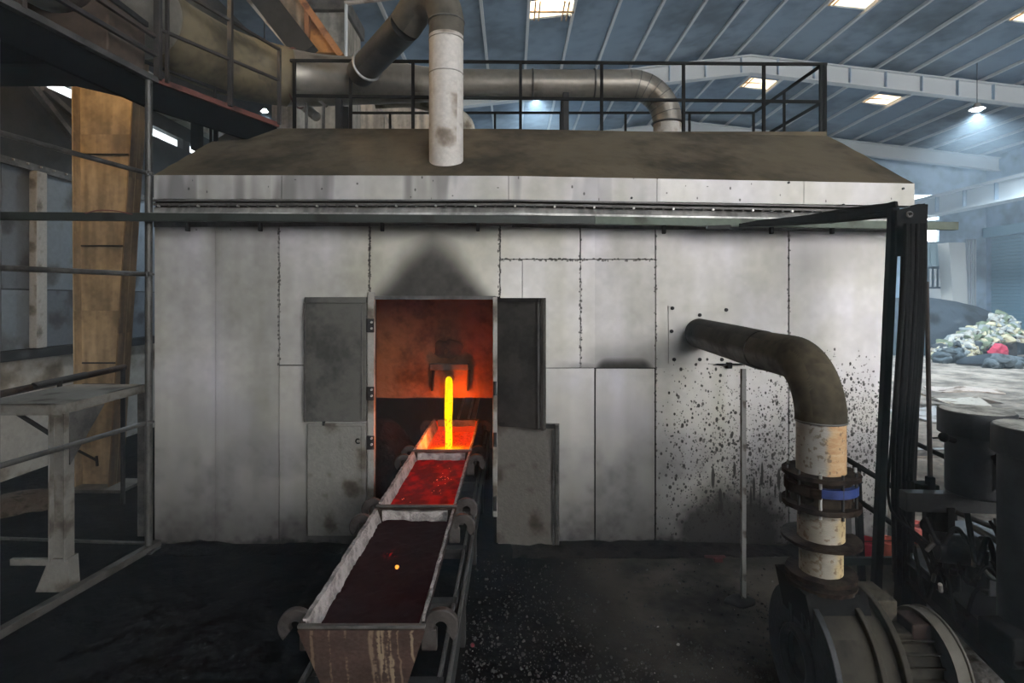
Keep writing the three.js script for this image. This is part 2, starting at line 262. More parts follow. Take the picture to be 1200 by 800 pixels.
// ---------------------------------------------------------------- the furnace housing: silver sheet panels under a dust-brown roof
const WD = 6.9, WZ = -WD, WU0 = X(160, WD), WU1 = X(1100, WD), WV0 = Y(660, WD), WV1 = Y(190, WD);
const wallTex = (() => {
  const W = 2048, H = 1024, dots = new Float32Array(W * H), r = rng(5), ux = (x) => (x - 160) / 940 * W, uy = (y) => (660 - y) / 470 * H;
  const blot = (x, y, rx, ry, k) => { const cx = ux(x), cy = uy(y), a = rx * W / 940, b = ry * H / 470; for (let j = Math.max(0, Math.floor(cy - b)); j <= Math.min(H - 1, cy + b); j++) for (let i = Math.max(0, Math.floor(cx - a)); i <= Math.min(W - 1, cx + a); i++) { const q = ((i - cx) / a) ** 2 + ((j - cy) / b) ** 2; if (q < 1) dots[j * W + i] = Math.max(dots[j * W + i], k * sstep(1, 0.55, q)); } };
  for (let i = 0; i < 11000; i++) {                         // slag and oil splashed on the sheets round the elbow pipe
    const x = 770 + 272 * r(), y = 405 + 235 * Math.pow(r(), 0.8), dens = clamp(Math.exp(-(((x - 985) / 70) ** 2) - ((y - 500) / 85) ** 2) + 0.55 * Math.exp(-(((x - 865) / 75) ** 2) - ((y - 540) / 80) ** 2)) * sstep(395, 450, y);
    if (r() > dens * 1.15) continue; const s = 0.3 + 1.3 * Math.pow(r(), 6) + 0.35 * r(); blot(x, y, s, s * (1 + 0.7 * r()), 0.45 + 0.5 * r());
  }
  for (let i = 0; i < 190; i++) { const x = 782 + 120 * r(), y = 425 + 190 * r(), s = 0.45 + 1.7 * Math.pow(r(), 3); blot(x, y, s, s * (1 + 0.6 * r()), 0.85); }
  for (let i = 0; i < 22; i++) { const x = 835 + 80 * r(), y = 548 + 50 * r(); blot(x, y, 0.8 + 1.6 * r(), 4 + 12 * r(), 0.85); }
  for (const [sx, y0, y1] of [[327, 266, 427], [433, 264, 350], [585, 264, 350], [768, 264, 637], [680, 264, 430], [924, 264, 500]]) for (let i = 0; i < 80; i++) blot(sx + (r() - 0.5) * 3, y0 + (y1 - y0) * r(), 0.4 + 0.7 * r(), 0.7 + 1.4 * r(), 0.35 + 0.4 * r());
  for (let i = 0; i < 90; i++) blot(587 + 181 * r(), 304.5 + (r() - 0.5) * 3, 0.8 + 1.4 * r(), 0.5 + 0.8 * r(), 0.6);
  for (let i = 0; i < 60; i++) blot(180 + 880 * r(), 212 + 60 * r(), 0.4 + r(), 0.5 + 1.6 * r(), 0.6);
  const t = tex(W, H, (u, v) => {
    const x = 160 + 940 * u, y = 660 - 470 * v, a = fbm(u * 2, v, 6, 5, 11), b = fbm(u * 2, v * 0.12, 20, 3, 12), c = fbm(u * 2, v, 60, 3, 13), a2 = fbm(u * 2, v, 11, 4, 15);
    let L = 0.745 + 0.17 * (a - 0.5) + 0.13 * (b - 0.5) + 0.07 * (c - 0.5) + 0.06 * (a2 - 0.5), cr = 1.0, cb = 0.962 + 0.07 * (a2 - 0.5) + 0.06 * (b - 0.5);
    let sheet = 0; for (const [e, k] of [[253, -0.02], [327, 0.03], [433, 0.015], [587, 0.02], [697, -0.02], [768, 0.03], [924, 0.02]]) if (x > e) sheet = k; L += sheet;
    L -= 0.05 * Math.exp(-(((x - 253) / 6) ** 2)) + 0.03 * Math.exp(-(((x - 212) / 16) ** 2)) * (0.5 + a);
    L -= 0.10 * sstep(620, 330, x);                        // some grime, and the weaker light towards the left end painted in
    L -= 0.07 * sstep(0.5, 0.7, a) * sstep(430, 520, y) * sstep(700, 760, x);
    let k = 0;                                             // soot above the tapping opening
    const top = clamp((y - 264) / 86), half = 15 + 52 * Math.pow(top, 1.6), edge = 11 + 12 * (1 - top);
    if (y > 262 && y < 352) k = (0.5 + 0.42 * sstep(0, 0.6, top)) * sstep(half + edge * 1.35, half - edge * 1.5, Math.abs(x - 507 - 6 * (a - 0.5)));
    k = Math.max(k, 0.55 * sstep(290, 262, y) * Math.exp(-(((x - 500) / 95) ** 2)));
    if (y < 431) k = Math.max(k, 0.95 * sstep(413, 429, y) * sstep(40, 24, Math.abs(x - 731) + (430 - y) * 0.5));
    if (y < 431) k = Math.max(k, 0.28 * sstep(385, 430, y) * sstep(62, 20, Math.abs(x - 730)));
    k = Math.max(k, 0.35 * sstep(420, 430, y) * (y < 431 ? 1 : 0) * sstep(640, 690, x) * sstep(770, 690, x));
    // dirt thrown up from the floor
    const d = y + 26 * (a - 0.5) + 14 * (c - 0.5); k = Math.max(k, 0.36 * sstep(440, 620, d) + 0.26 * sstep(560, 650, d) + 0.3 * sstep(630, 641, d));
    k = Math.max(k, 0.97 * clamp(1.9 * Math.exp(-(((x - 856) / 58) ** 2) - ((d - 622) / 52) ** 2)));
    k = Math.max(k, 0.6 * sstep(560, 640, d) * sstep(770, 800, x) * sstep(1060, 900, x));
    k = Math.max(k, k + 0.2 * sstep(0.3, 0.72, a2) * sstep(420, 560, y) * (0.6 + 0.8 * c));
    k = Math.max(k, 0.5 * Math.exp(-(((x - 398) / 40) ** 2)) * sstep(555, 600, d));
    k = Math.max(k, 0.28 * sstep(268, 262, y) + 0.2 * sstep(288, 264, y) * sstep(0.35, 0.6, a) * (y > 250 ? 1 : 0));  // mostly the shade below the eaves tray, painted into the sheet colour
    k = Math.max(k, 0.22 * Math.exp(-(((x - 960) / 50) ** 2) - ((y - 300) / 30) ** 2));
    if (y < 248) { k = Math.max(0.05, 0.45 * sstep(0.48, 0.7, b) * sstep(900, 480, x) + 0.3 * sstep(212, 204, y)); }
    k = clamp(k * (0.9 + 0.2 * c));
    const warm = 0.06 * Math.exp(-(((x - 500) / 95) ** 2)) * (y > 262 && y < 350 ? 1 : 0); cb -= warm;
    let R = lerp(L * cr, 0.205, k), G = lerp(L * 0.98, 0.196, k), B = lerp(L * cb, 0.185, k);
    const q = dots[Math.min(H - 1, Math.floor(v * H)) * W + Math.min(W - 1, Math.floor(u * W))]; R = lerp(R, 0.13, q); G = lerp(G, 0.115, q); B = lerp(B, 0.1, q);
    return [R, G, B];
  }, true, false);
  return t;
})();
function wallUV(g) { g = prep(g); const p = g.attributes.position, uv = new Float32Array(p.count * 2); for (let i = 0; i < p.count; i++) { uv[i * 2] = clamp((p.getX(i) - WU0) / (WU1 - WU0), 0.001, 0.999); uv[i * 2 + 1] = clamp((p.getY(i) - WV0) / (WV1 - WV0), 0.001, 0.999); } g.setAttribute('uv', new THREE.BufferAttribute(uv, 2)); return g; }
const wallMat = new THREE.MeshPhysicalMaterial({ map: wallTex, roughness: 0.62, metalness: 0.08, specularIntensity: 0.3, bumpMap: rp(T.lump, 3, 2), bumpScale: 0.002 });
const slope = (px) => (px < 600 ? (px - 180) * 0.0024 : 1 + (px - 600) * 0.019);               // the eaves line drops a little to the right
const house = base('furnace_housing', V(0.15, 0, WZ), 'long silver sheet-metal furnace housing with a sloping dust-brown roof', 'furnace housing');
{
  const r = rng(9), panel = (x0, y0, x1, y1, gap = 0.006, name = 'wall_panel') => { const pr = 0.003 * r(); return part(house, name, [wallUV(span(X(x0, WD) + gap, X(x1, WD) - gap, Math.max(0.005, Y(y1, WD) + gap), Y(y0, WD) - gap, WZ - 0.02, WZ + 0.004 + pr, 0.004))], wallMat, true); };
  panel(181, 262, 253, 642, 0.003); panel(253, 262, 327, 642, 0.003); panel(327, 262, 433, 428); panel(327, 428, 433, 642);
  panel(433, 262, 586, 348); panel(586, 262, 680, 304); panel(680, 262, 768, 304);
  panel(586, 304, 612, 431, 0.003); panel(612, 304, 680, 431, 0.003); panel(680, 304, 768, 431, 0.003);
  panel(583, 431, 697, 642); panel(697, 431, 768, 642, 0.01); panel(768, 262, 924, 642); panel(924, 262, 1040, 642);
  const oL = X(440, WD), oR = X(579, WD), oT = Y(350, WD);
  part(house, 'backing_sheet', [span(X(181, WD), oL, 0.005, Y(236, WD), WZ - 0.05, WZ - 0.021, 0), span(oR, X(1040, WD), 0.005, Y(236, WD), WZ - 0.05, WZ - 0.021, 0), span(oL, oR, oT, Y(236, WD), WZ - 0.05, WZ - 0.021, 0)], MAT.black);
  // body behind the front sheets
  const xl = X(181, WD), xr = X(1040, WD), yr = Y(152, 8.6), zb = -11.3;
  for (const x of [xl, xr - 0.06]) part(house, 'side_wall', [span(x, x + 0.06, 0.005, 4.3, zb, WZ - 0.06, 0), prism([V(x + 0.06, 4.3, WZ - 0.06), V(x + 0.06, 4.3, zb), V(x + 0.06, yr - 0.1, zb), V(x + 0.06, yr - 0.1, -8.6)], V(0.06, 0, 0))], MAT.silver);
  part(house, 'rear_wall', span(xl, xr, 0.005, yr - 0.1, zb - 0.06, zb, 0), MAT.dark);
  // roof: dusty front slope, flat top deck
  const E = (u) => { const px = lerp(180, 1072, u); return at(px, 205 + slope(px), 6.69); }, R2 = (u) => { const px = lerp(275, 967, u); return at(px, 150 + slope(px), 8.6); }, a = E(0), b = E(1), c = R2(1), d = R2(0);
  const g = new THREE.PlaneGeometry(1, 1, 110, 26), p = g.attributes.position;
  for (let i = 0; i < p.count; i++) { const u = p.getX(i) + 0.5, v = p.getY(i) + 0.5, q = E(u).lerp(R2(u), v), e = Math.min(1, 8 * Math.min(v, 1 - v)); q.y += e * (0.02 * (n3(q.x * 1.7, q.z * 1.7, 1) - 0.5) + 0.014 * (n3(q.x * 6, q.z * 6, 2) - 0.5)); p.setXYZ(i, q.x, q.y, q.z); }
  g.computeVertexNormals();
  const dust = mat([0.10, 0.08, 0.052], { rough: 0.97, tex: 'blotch', rep: 0.35, bump: 0.012, bumpTex: 'lump', bumpRep: 1.2 });
  part(house, 'roof_slope', [g, prism([E(0), E(0.47), R2(0.47), R2(0)].map((v) => v.add(V(0, -0.012, 0))), V(0, 0.06, 0)), prism([E(0.47), E(1), R2(1), R2(0.47)].map((v) => v.add(V(0, -0.012, 0))), V(0, 0.06, 0))], dust);
  part(house, 'roof_deck', span(a.x, b.x, yr - 0.14, yr - 0.04, zb - 0.1, -8.55, 0.01), dust);
  // fascia sheets
  for (const [x0, x1] of [[180, 330], [330, 596], [596, 770], [770, 942], [942, 1072]]) {
    const D = 6.665 - 0.004 * r(), e = 0.35;
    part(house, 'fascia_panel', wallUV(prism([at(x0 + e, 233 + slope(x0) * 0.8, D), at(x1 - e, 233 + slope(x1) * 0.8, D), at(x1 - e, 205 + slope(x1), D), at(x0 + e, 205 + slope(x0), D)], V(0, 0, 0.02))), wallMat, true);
  }
  part(house, 'fascia_backing', prism([at(180, 234, 6.69), at(600, 234, 6.69), at(1071, 241, 6.69), at(1071, 217, 6.69), at(600, 208, 6.69), at(180, 207, 6.69)], V(0, 0, 0.16)), MAT.dark);
  // track under the fascia: angle, bolts, bright flashing
  const q0 = (px, py, D) => at(px, py + Math.max(0, px - 600) * 0.0185, D), two = (f) => [f(180, 600), f(600, 1046)];
  part(house, 'track_angle', [...two((p, q) => bar(q0(p, 235, 6.66), q0(q, 235, 6.66), 0.05, 0.022)), ...two((p, q) => bar(q0(p, 239.5, 6.7), q0(q, 239.5, 6.7), 0.03, 0.03))], MAT.greySteel);
  part(house, 'flashing', two((p, q) => prism([q0(p, 249.5, 6.7), q0(q, 249.5, 6.7), q0(q, 242.5, 6.75), q0(p, 242.5, 6.75)], V(0, 0, 0.02))), mat([0.34, 0.33, 0.31], { rough: 0.5, metal: 0.3, tex: 'streak', rep: 0.6 }));
  part(house, 'flashing_ledge', two((p, q) => bar(q0(p, 251.5, 6.63), q0(q, 251.5, 6.63), 0.16, 0.03)), MAT.silver);
  part(house, 'soffit_strip', two((p, q) => prism([q0(p, 266, 6.82), q0(q, 264, 6.82), q0(q, 252, 6.76), q0(p, 252, 6.76)], V(0, 0, 0.02))), MAT.greySteel);
  const bolt = M(new THREE.CylinderGeometry(0.014, 0.014, 0.03, 8).rotateX(Math.PI / 2));
  for (let px = 186, i = 0; px < 1040; px += 11.6, i++) { piece(house, 'bolt', bolt, i % 4 ? MAT.greySteel : MAT.silver, q0(px, 241.2, 6.69)); }
  // small studs and a hook on the fascia
  for (const [px, py] of [[924, 214], [1058, 221], [740, 232], [988, 240]]) piece(house, 'stud', bolt, MAT.dark, at(px, py, 6.66));
  // frame of the opening
  part(house, 'lintel_strip', span(oL - 0.02, oR + 0.02, oT - 0.01, oT + 0.035, WZ - 0.05, WZ + 0.03, 0.006), MAT.greySteel);
  const jl = part(house, 'door_jamb', span(X(431.5, WD), X(439.5, WD), 0.35, Y(342, WD), WZ - 0.06, WZ + 0.05, 0.012), MAT.paleSteel);
  const jr = part(house, 'door_jamb', span(X(577.5, WD), X(583, WD), 0.35, Y(348, WD), WZ - 0.06, WZ + 0.04, 0.01), MAT.paleSteel);
  for (const py of [381, 460, 517]) { const h = part(jl, 'hinge', span(X(431, WD), X(440, WD), Y(py + 8, WD), Y(py - 8, WD), WZ + 0.045, WZ + 0.075, 0.008), MAT.dark); for (const s of [-3.6, 3.6]) { const o = originOf(h); const bb = mesh('hinge_pin', bolt, MAT.silver); bb.position.copy(at(435.5, py + s, WD - 0.085)).sub(o); h.parent.add(bb); } }
  for (const py of [455, 515, 590]) part(jr, 'hinge', rod(at(580, py - 8, WD - 0.06), at(580, py + 8, WD - 0.06), 0.022), MAT.dark);
  // closed leaves on the left
  const leafDark = mat([0.10, 0.096, 0.085], { rough: 0.55, metal: 0.2, tex: 'blotch', rep: 0.8, bump: 0.002 }), leafPale = mat([0.25, 0.24, 0.215], { rough: 0.6, metal: 0.2, tex: 'grime', rep: 0.8, bump: 0.002 });
  const l1 = part(house, 'upper_door_leaf', span(X(358, WD), X(430.5, WD), Y(493, WD), Y(355, WD), WZ + 0.01, WZ + 0.05, 0.01), leafDark);
  part(l1, 'head_channel', span(X(359, WD), X(431, WD), Y(355, WD), Y(348, WD), WZ + 0.01, WZ + 0.07, 0.008), leafDark);
  part(l1, 'edge_channel', [span(X(358, WD), X(360.5, WD), Y(493, WD), Y(355, WD), WZ + 0.04, WZ + 0.07, 0.006), span(X(424, WD), X(426, WD), Y(490, WD), Y(357, WD), WZ + 0.04, WZ + 0.06, 0.006)], MAT.greySteel);
  const l2 = part(house, 'lower_door_leaf', span(X(361.5, WD), X(430.5, WD), 0.12, Y(495, WD), WZ + 0.01, WZ + 0.055, 0.012), leafPale);
  part(l2, 'edge_strip', [span(X(425, WD), X(430, WD), 0.12, Y(497, WD), WZ + 0.05, WZ + 0.07, 0.008), span(X(363, WD), X(430, WD), Y(498, WD), Y(494, WD), WZ + 0.05, WZ + 0.07, 0.008)], leafPale);
  part(l2, 'pull_ring', new THREE.TorusGeometry(0.027, 0.008, 8, 16, 4.6).rotateZ(0.9).translate(X(421.5, WD), Y(515, WD), WZ + 0.07), MAT.black);
  part(l2, 'seam_lug', span(X(380, WD), X(383, WD), Y(497, WD), Y(492, WD), WZ + 0.05, WZ + 0.08, 0.004), MAT.dark);
  // leaves swung open on the right
  const leaf = (name, px1, d1, y0, y1, m, edge) => {
    const h = at(582, 350, WD - 0.03), q = at(px1, 350, d1), t = 0.045, n = V(-(q.z - h.z), 0, q.x - h.x).normalize(); if (n.z < 0) n.negate();
    const bot = V(h.x, y0, h.z), bq = V(q.x, y0, q.z), tq = V(q.x, y1, q.z), th = V(h.x, y1, h.z);
    const L = part(house, name, prism([bot, bq, tq, th], n.clone().multiplyScalar(t)), m), e = n.clone().multiplyScalar(0.03), dir = q.clone().sub(h).setY(0).normalize();
    const st = (w0, w1, ya, yb, mm, nm) => part(L, nm, prism([[w0, ya], [w1, ya], [w1, yb], [w0, yb]].map(([w, y]) => V(h.x, y, h.z).addScaledVector(dir, w).addScaledVector(n, 0.03)), e), mm);
    const W = V(h.x, 0, h.z).distanceTo(V(q.x, 0, q.z));
    st(W - 0.035, W, y0, y1, edge, 'edge_channel'); st(W - 0.075, W - 0.05, y0 + 0.02, y1 - 0.07, MAT.greySteel, 'edge_lip'); st(0.04, W - 0.05, y1 - 0.05, y1, MAT.dark, 'head_channel');
    return L;
  };
  const leafBlack = mat([0.052, 0.047, 0.04], { rough: 0.5, metal: 0.25, tex: 'blotch', rep: 0.8, bump: 0.002 });
  leaf('upper_door_leaf', 638, 6.58, Y(504, 6.58), Y(349, 6.58), leafBlack, leafBlack);
  leaf('lower_door_leaf', 655, 6.72, 0.03, Y(497, 6.72), mat([0.165, 0.15, 0.13], { rough: 0.6, metal: 0.2, tex: 'grime', rep: 0.7, bump: 0.002 }), MAT.greySteel);
  // bolted plate round the pipe stub
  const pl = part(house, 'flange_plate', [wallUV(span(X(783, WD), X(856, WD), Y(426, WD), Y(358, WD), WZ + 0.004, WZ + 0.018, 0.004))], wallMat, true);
  const small = M(new THREE.CylinderGeometry(0.022, 0.026, 0.03, 8).rotateX(Math.PI / 2));
  for (const [px, py] of [[788, 361], [851, 363], [820, 369], [790, 421], [820, 421], [846, 421], [787, 388]]) { const bb = mesh('bolt', small, MAT.dark); bb.position.copy(at(px, py, WD - 0.02)).sub(originOf(pl)); pl.add(bb); }
  part(house, 'bracket_arm', [span(X(838, WD), X(872, WD), Y(427, WD), Y(425.5, WD), WZ, WZ + 0.06, 0.003), span(X(850, WD), X(856, WD), Y(431, WD), Y(424, WD), WZ, WZ + 0.07, 0.006)], MAT.black);
}
// ---------------------------------------------------------------- furnace body seen through the opening, and what pours from it
const fv = base('furnace_vessel', V(-1.2, 1.5, -9.3), 'rust-brown furnace vessel wall glowing orange above the pouring metal', 'furnace');
{
  const D = 8.32, z = -D, hot = mat([0.15, 0.066, 0.03], { rough: 0.95, tex: 'blotch', rep: 0.8, bump: 0.008, bumpTex: 'lump', bumpRep: 1.5 });
  part(fv, 'front_plate', roughen(new THREE.BoxGeometry(3.2, 2.5, 0.12, 60, 46, 1).translate(-1.15, Y(466, D) + 1.25, z - 0.06), 0.008, 3), hot);
  part(fv, 'vessel_body', span(-2.7, 0.4, 1.75, 4.0, -10.9, z - 0.13, 0.03), MAT.dark);
  part(fv, 'tap_ledge', span(X(503, 8.25), X(549, 8.25), Y(434, 8.25), Y(426, 8.25), z, z + 0.07, 0.015), mat([0.12, 0.1, 0.085], { rough: 0.9, tex: 'grime' }));
  for (const px of [506, 548]) part(fv, 'tap_bracket', prism([at(px, 434, 8.25), at(px + 3, 434, 8.25), at(px + 1, 458, 8.25), at(px - 1, 458, 8.25)].reverse(), V(0, 0, 0.07)), MAT.black);
  part(fv, 'tap_soot', roughen(new THREE.SphereGeometry(0.3, 40, 24).scale(0.8, 0.5, 0.06).translate(X(524, 8.3), Y(408, 8.3), z), 0.03, 11), mat([0.07, 0.036, 0.02], { rough: 1, tex: 'blotch' }));  // sooty patch above the tap, built as a flattened lump
  part(fv, 'tap_spout', roughen(new THREE.CylinderGeometry(0.085, 0.075, 0.2, 16).rotateX(Math.PI / 2).translate(X(526, 8.2), Y(445, 8.2), z + 0.12), 0.012, 9), hot);
}
const MX = -0.92, RIM = 1.05, ML = 1.93, PITCH = 1.97;      // mold row: centre line, rim height, length, spacing
{
  // the falling stream
  const streamTex = tex(512, 64, (u, v) => { const a = fbm(u, v, 10, 4, 121), b = fbm(u * 3, v, 12, 3, 122), k = sstep(0.62, 0.74, b) * sstep(0.25, 0.5, u); return [1 - 0.25 * k, lerp(0.90, 0.74, a) - 0.3 * k, 0]; });
  const pts = [at(526, 442, 8.16), at(526.2, 450, 8.12), at(525.6, 480, 8.1), at(526, 505, 8.09), at(526, 526, 8.08)], g = tube(pts, 0.058, 60, 14), p = g.attributes.position;
  for (let i = 0; i < p.count; i++) { const y = p.getY(i), c = at(525.8, 0, 8.1), k = 0.86 + 0.25 * n3(p.getX(i) * 20, y * 7, p.getZ(i) * 20) - 0.1 * sstep(1.4, 1.0, y); p.setX(i, c.x + (p.getX(i) - c.x) * k); p.setZ(i, c.z + (p.getZ(i) - c.z) * k); }
  g.computeVertexNormals();
  solo('molten_stream', g, new THREE.MeshPhysicalMaterial({ color: new THREE.Color(0.05, 0.02, 0), roughness: 1, emissive: 0xffffff, emissiveMap: streamTex, emissiveIntensity: 1.3 }), 'bright yellow stream of molten metal falling into the rearmost mold', 'molten metal', null, null, true);
  const cL = new THREE.Color(1, 0.15, 0.006);
  for (const [x, y, z, I, r] of [[-0.92, 1.42, -7.98, 2.1, 3], [-0.92, 1.08, -7.9, 3.2, 3], [-0.80, 1.70, -8.1, 1.0, 2]]) { const l = new THREE.PointLight(cL, I); l.position.set(x, y, z); l.shadow.radius = r; l.castShadow = true; l.name = 'molten_stream_light'; scene.add(l); }
}
// one mold: tapered trough with crusted rim and lifting hooks; local origin under its middle
function makeMold() {
  const H = 0.55, W = 0.39, w = 0.22, L = ML / 2, l = L - 0.1, t = 0.028, o = new THREE.Group(), iy = 0.06;
  const A = (s, q, y) => V(s * lerp(w, W, y / H), y, q * lerp(l, L, y / H)), B = (s, q, y) => V(s * (lerp(w, W, y / H) - t), y, q * (lerp(l, L, y / H) - t));
  const ring = (f0, y0, f1, y1, flip) => [[-1, 1], [1, 1], [1, -1], [-1, -1]].map((c, i, a) => { const n = a[(i + 1) % 4], q = [f0(c[0], c[1], y0), f0(n[0], n[1], y0), f1(n[0], n[1], y1), f1(c[0], c[1], y1)]; return flip ? q.reverse() : q; });
  const shell = quads([...ring(A, 0, A, H), ...ring(A, H, B, H), ...ring(B, iy, B, H, true), [A(-1, -1, 0), A(1, -1, 0), A(1, 1, 0), A(-1, 1, 0)], [B(-1, 1, iy), B(1, 1, iy), B(1, -1, iy), B(-1, -1, iy)]]);
  const face = mat([0.06, 0.044, 0.036], { rough: 0.8, tex: 'rust', rep: 1.6, repY: 0.45, bump: 0.006, bumpTex: 'lump', bumpRep: 2 });
  part(o, 'trough', shell, face);
  const crustM = mat([0.36, 0.32, 0.305], { rough: 0.95, tex: 'blotch', rep: 2.3, bump: 0.01, bumpRep: 4 });
  const side = (s, y0, th) => { const g = new THREE.BoxGeometry(th, H - y0 + 0.012, ML - 0.12, 2, 5, 90), p = g.attributes.position; for (let i = 0; i < p.count; i++) { const y = p.getY(i) + (H + y0 + 0.012) / 2; p.setXYZ(i, s * (lerp(w, W, y / H) - t + 0.002) + p.getX(i), y, p.getZ(i)); } return roughen(g, 0.006, 14, s * 3); };
  const crust = part(o, 'rim_crust', [side(-1, 0.40, 0.03), side(1, 0.44, 0.022)], crustM);
  const back = new THREE.BoxGeometry(0.62, 0.1, 0.03, 40, 5, 2).translate(0, H - 0.06, -L + t + 0.02); part(o, 'end_crust', roughen(back, 0.012, 12, 4), crustM);
  part(o, 'end_rim', bar(V(-W, H, L - 0.012), V(W, H, L - 0.012), 0.03, 0.02, 0.004), MAT.greySteel);
  // end plate: red-brown steel with pale dried slag runs
  const et = tex(512, 384, (u, v) => { const a = fbm(u, v, 5, 5, 101), b = fbm(u, v * 0.09, 30, 3, 102), c = fbm(u, v, 40, 3, 103); let k = 0;
    for (const [x, w, y, s] of [[0.10, 0.018, 0.3, 0.6], [0.24, 0.012, 0.2, 0.5], [0.37, 0.014, 0.15, 0.5], [0.58, 0.03, 0.0, 0.7], [0.655, 0.045, 0.0, 1], [0.72, 0.03, 0.0, 1], [0.79, 0.012, 0.1, 0.6], [0.90, 0.016, 0.25, 0.9]]) k = Math.max(k, s * sstep(w, w * 0.35, Math.abs(u - x + 0.05 * (fbm(u * 0.2, v, 7, 3, 104) - 0.5))) * sstep(y, y + 0.2, v) * sstep(0.36, 0.5, b * 0.7 + c * 0.3));
    const base = [0.25 + 0.1 * (a - 0.5) + 0.08 * (c - 0.5), 0.19 + 0.07 * (a - 0.5) + 0.08 * (c - 0.5), 0.165 + 0.07 * (a - 0.5) + 0.08 * (c - 0.5)]; return base.map((x, i) => lerp(x, [0.5, 0.44, 0.36][i], k)); }, true, false);
  const zf = (y) => lerp(l, L, y / H) + 0.004, ep = quads([[V(-w, 0, zf(0)), V(w, 0, zf(0)), V(W, H - 0.02, zf(H - 0.02)), V(-W, H - 0.02, zf(H - 0.02))]]), pp0 = ep.attributes.position, uv0 = new Float32Array(12);
  for (let i = 0; i < 6; i++) { uv0[i * 2] = (pp0.getX(i) + W) / (2 * W); uv0[i * 2 + 1] = pp0.getY(i) / H; } ep.setAttribute('uv', new THREE.BufferAttribute(uv0, 2));
  part(o, 'end_plate', ep, new THREE.MeshPhysicalMaterial({ map: et, roughness: 0.85, specularIntensity: 0.4, bumpMap: rp(T.lump, 2), bumpScale: 0.004 }), true);
  const sh = new THREE.Shape(); sh.absarc(0, 0, 0.108, 3.5, -0.75, true); sh.absarc(0, 0, 0.045, -0.55, 3.3, false); sh.closePath();
  const hook = new THREE.ExtrudeGeometry(sh, { depth: 0.04, bevelEnabled: true, bevelSize: 0.006, bevelThickness: 0.006, bevelSegments: 1, curveSegments: 20 });
  const hm = mat([0.052, 0.044, 0.04], { rough: 0.65, tex: 'grime', rep: 2, bump: 0.003 });
  for (const s of [-1, 1]) for (const z of [-0.78, 0.78]) { const g = prep(hook.clone()); if (s < 0) g.rotateY(Math.PI); g.translate(s * (W + 0.075), H - 0.1, z + (s < 0 ? 0.02 : -0.02)); part(o, 'hook', [g, box(s * (W + 0.0), H - 0.18, z, 0.1, 0.14, 0.05, 0.01)], hm); }
  return o;
}
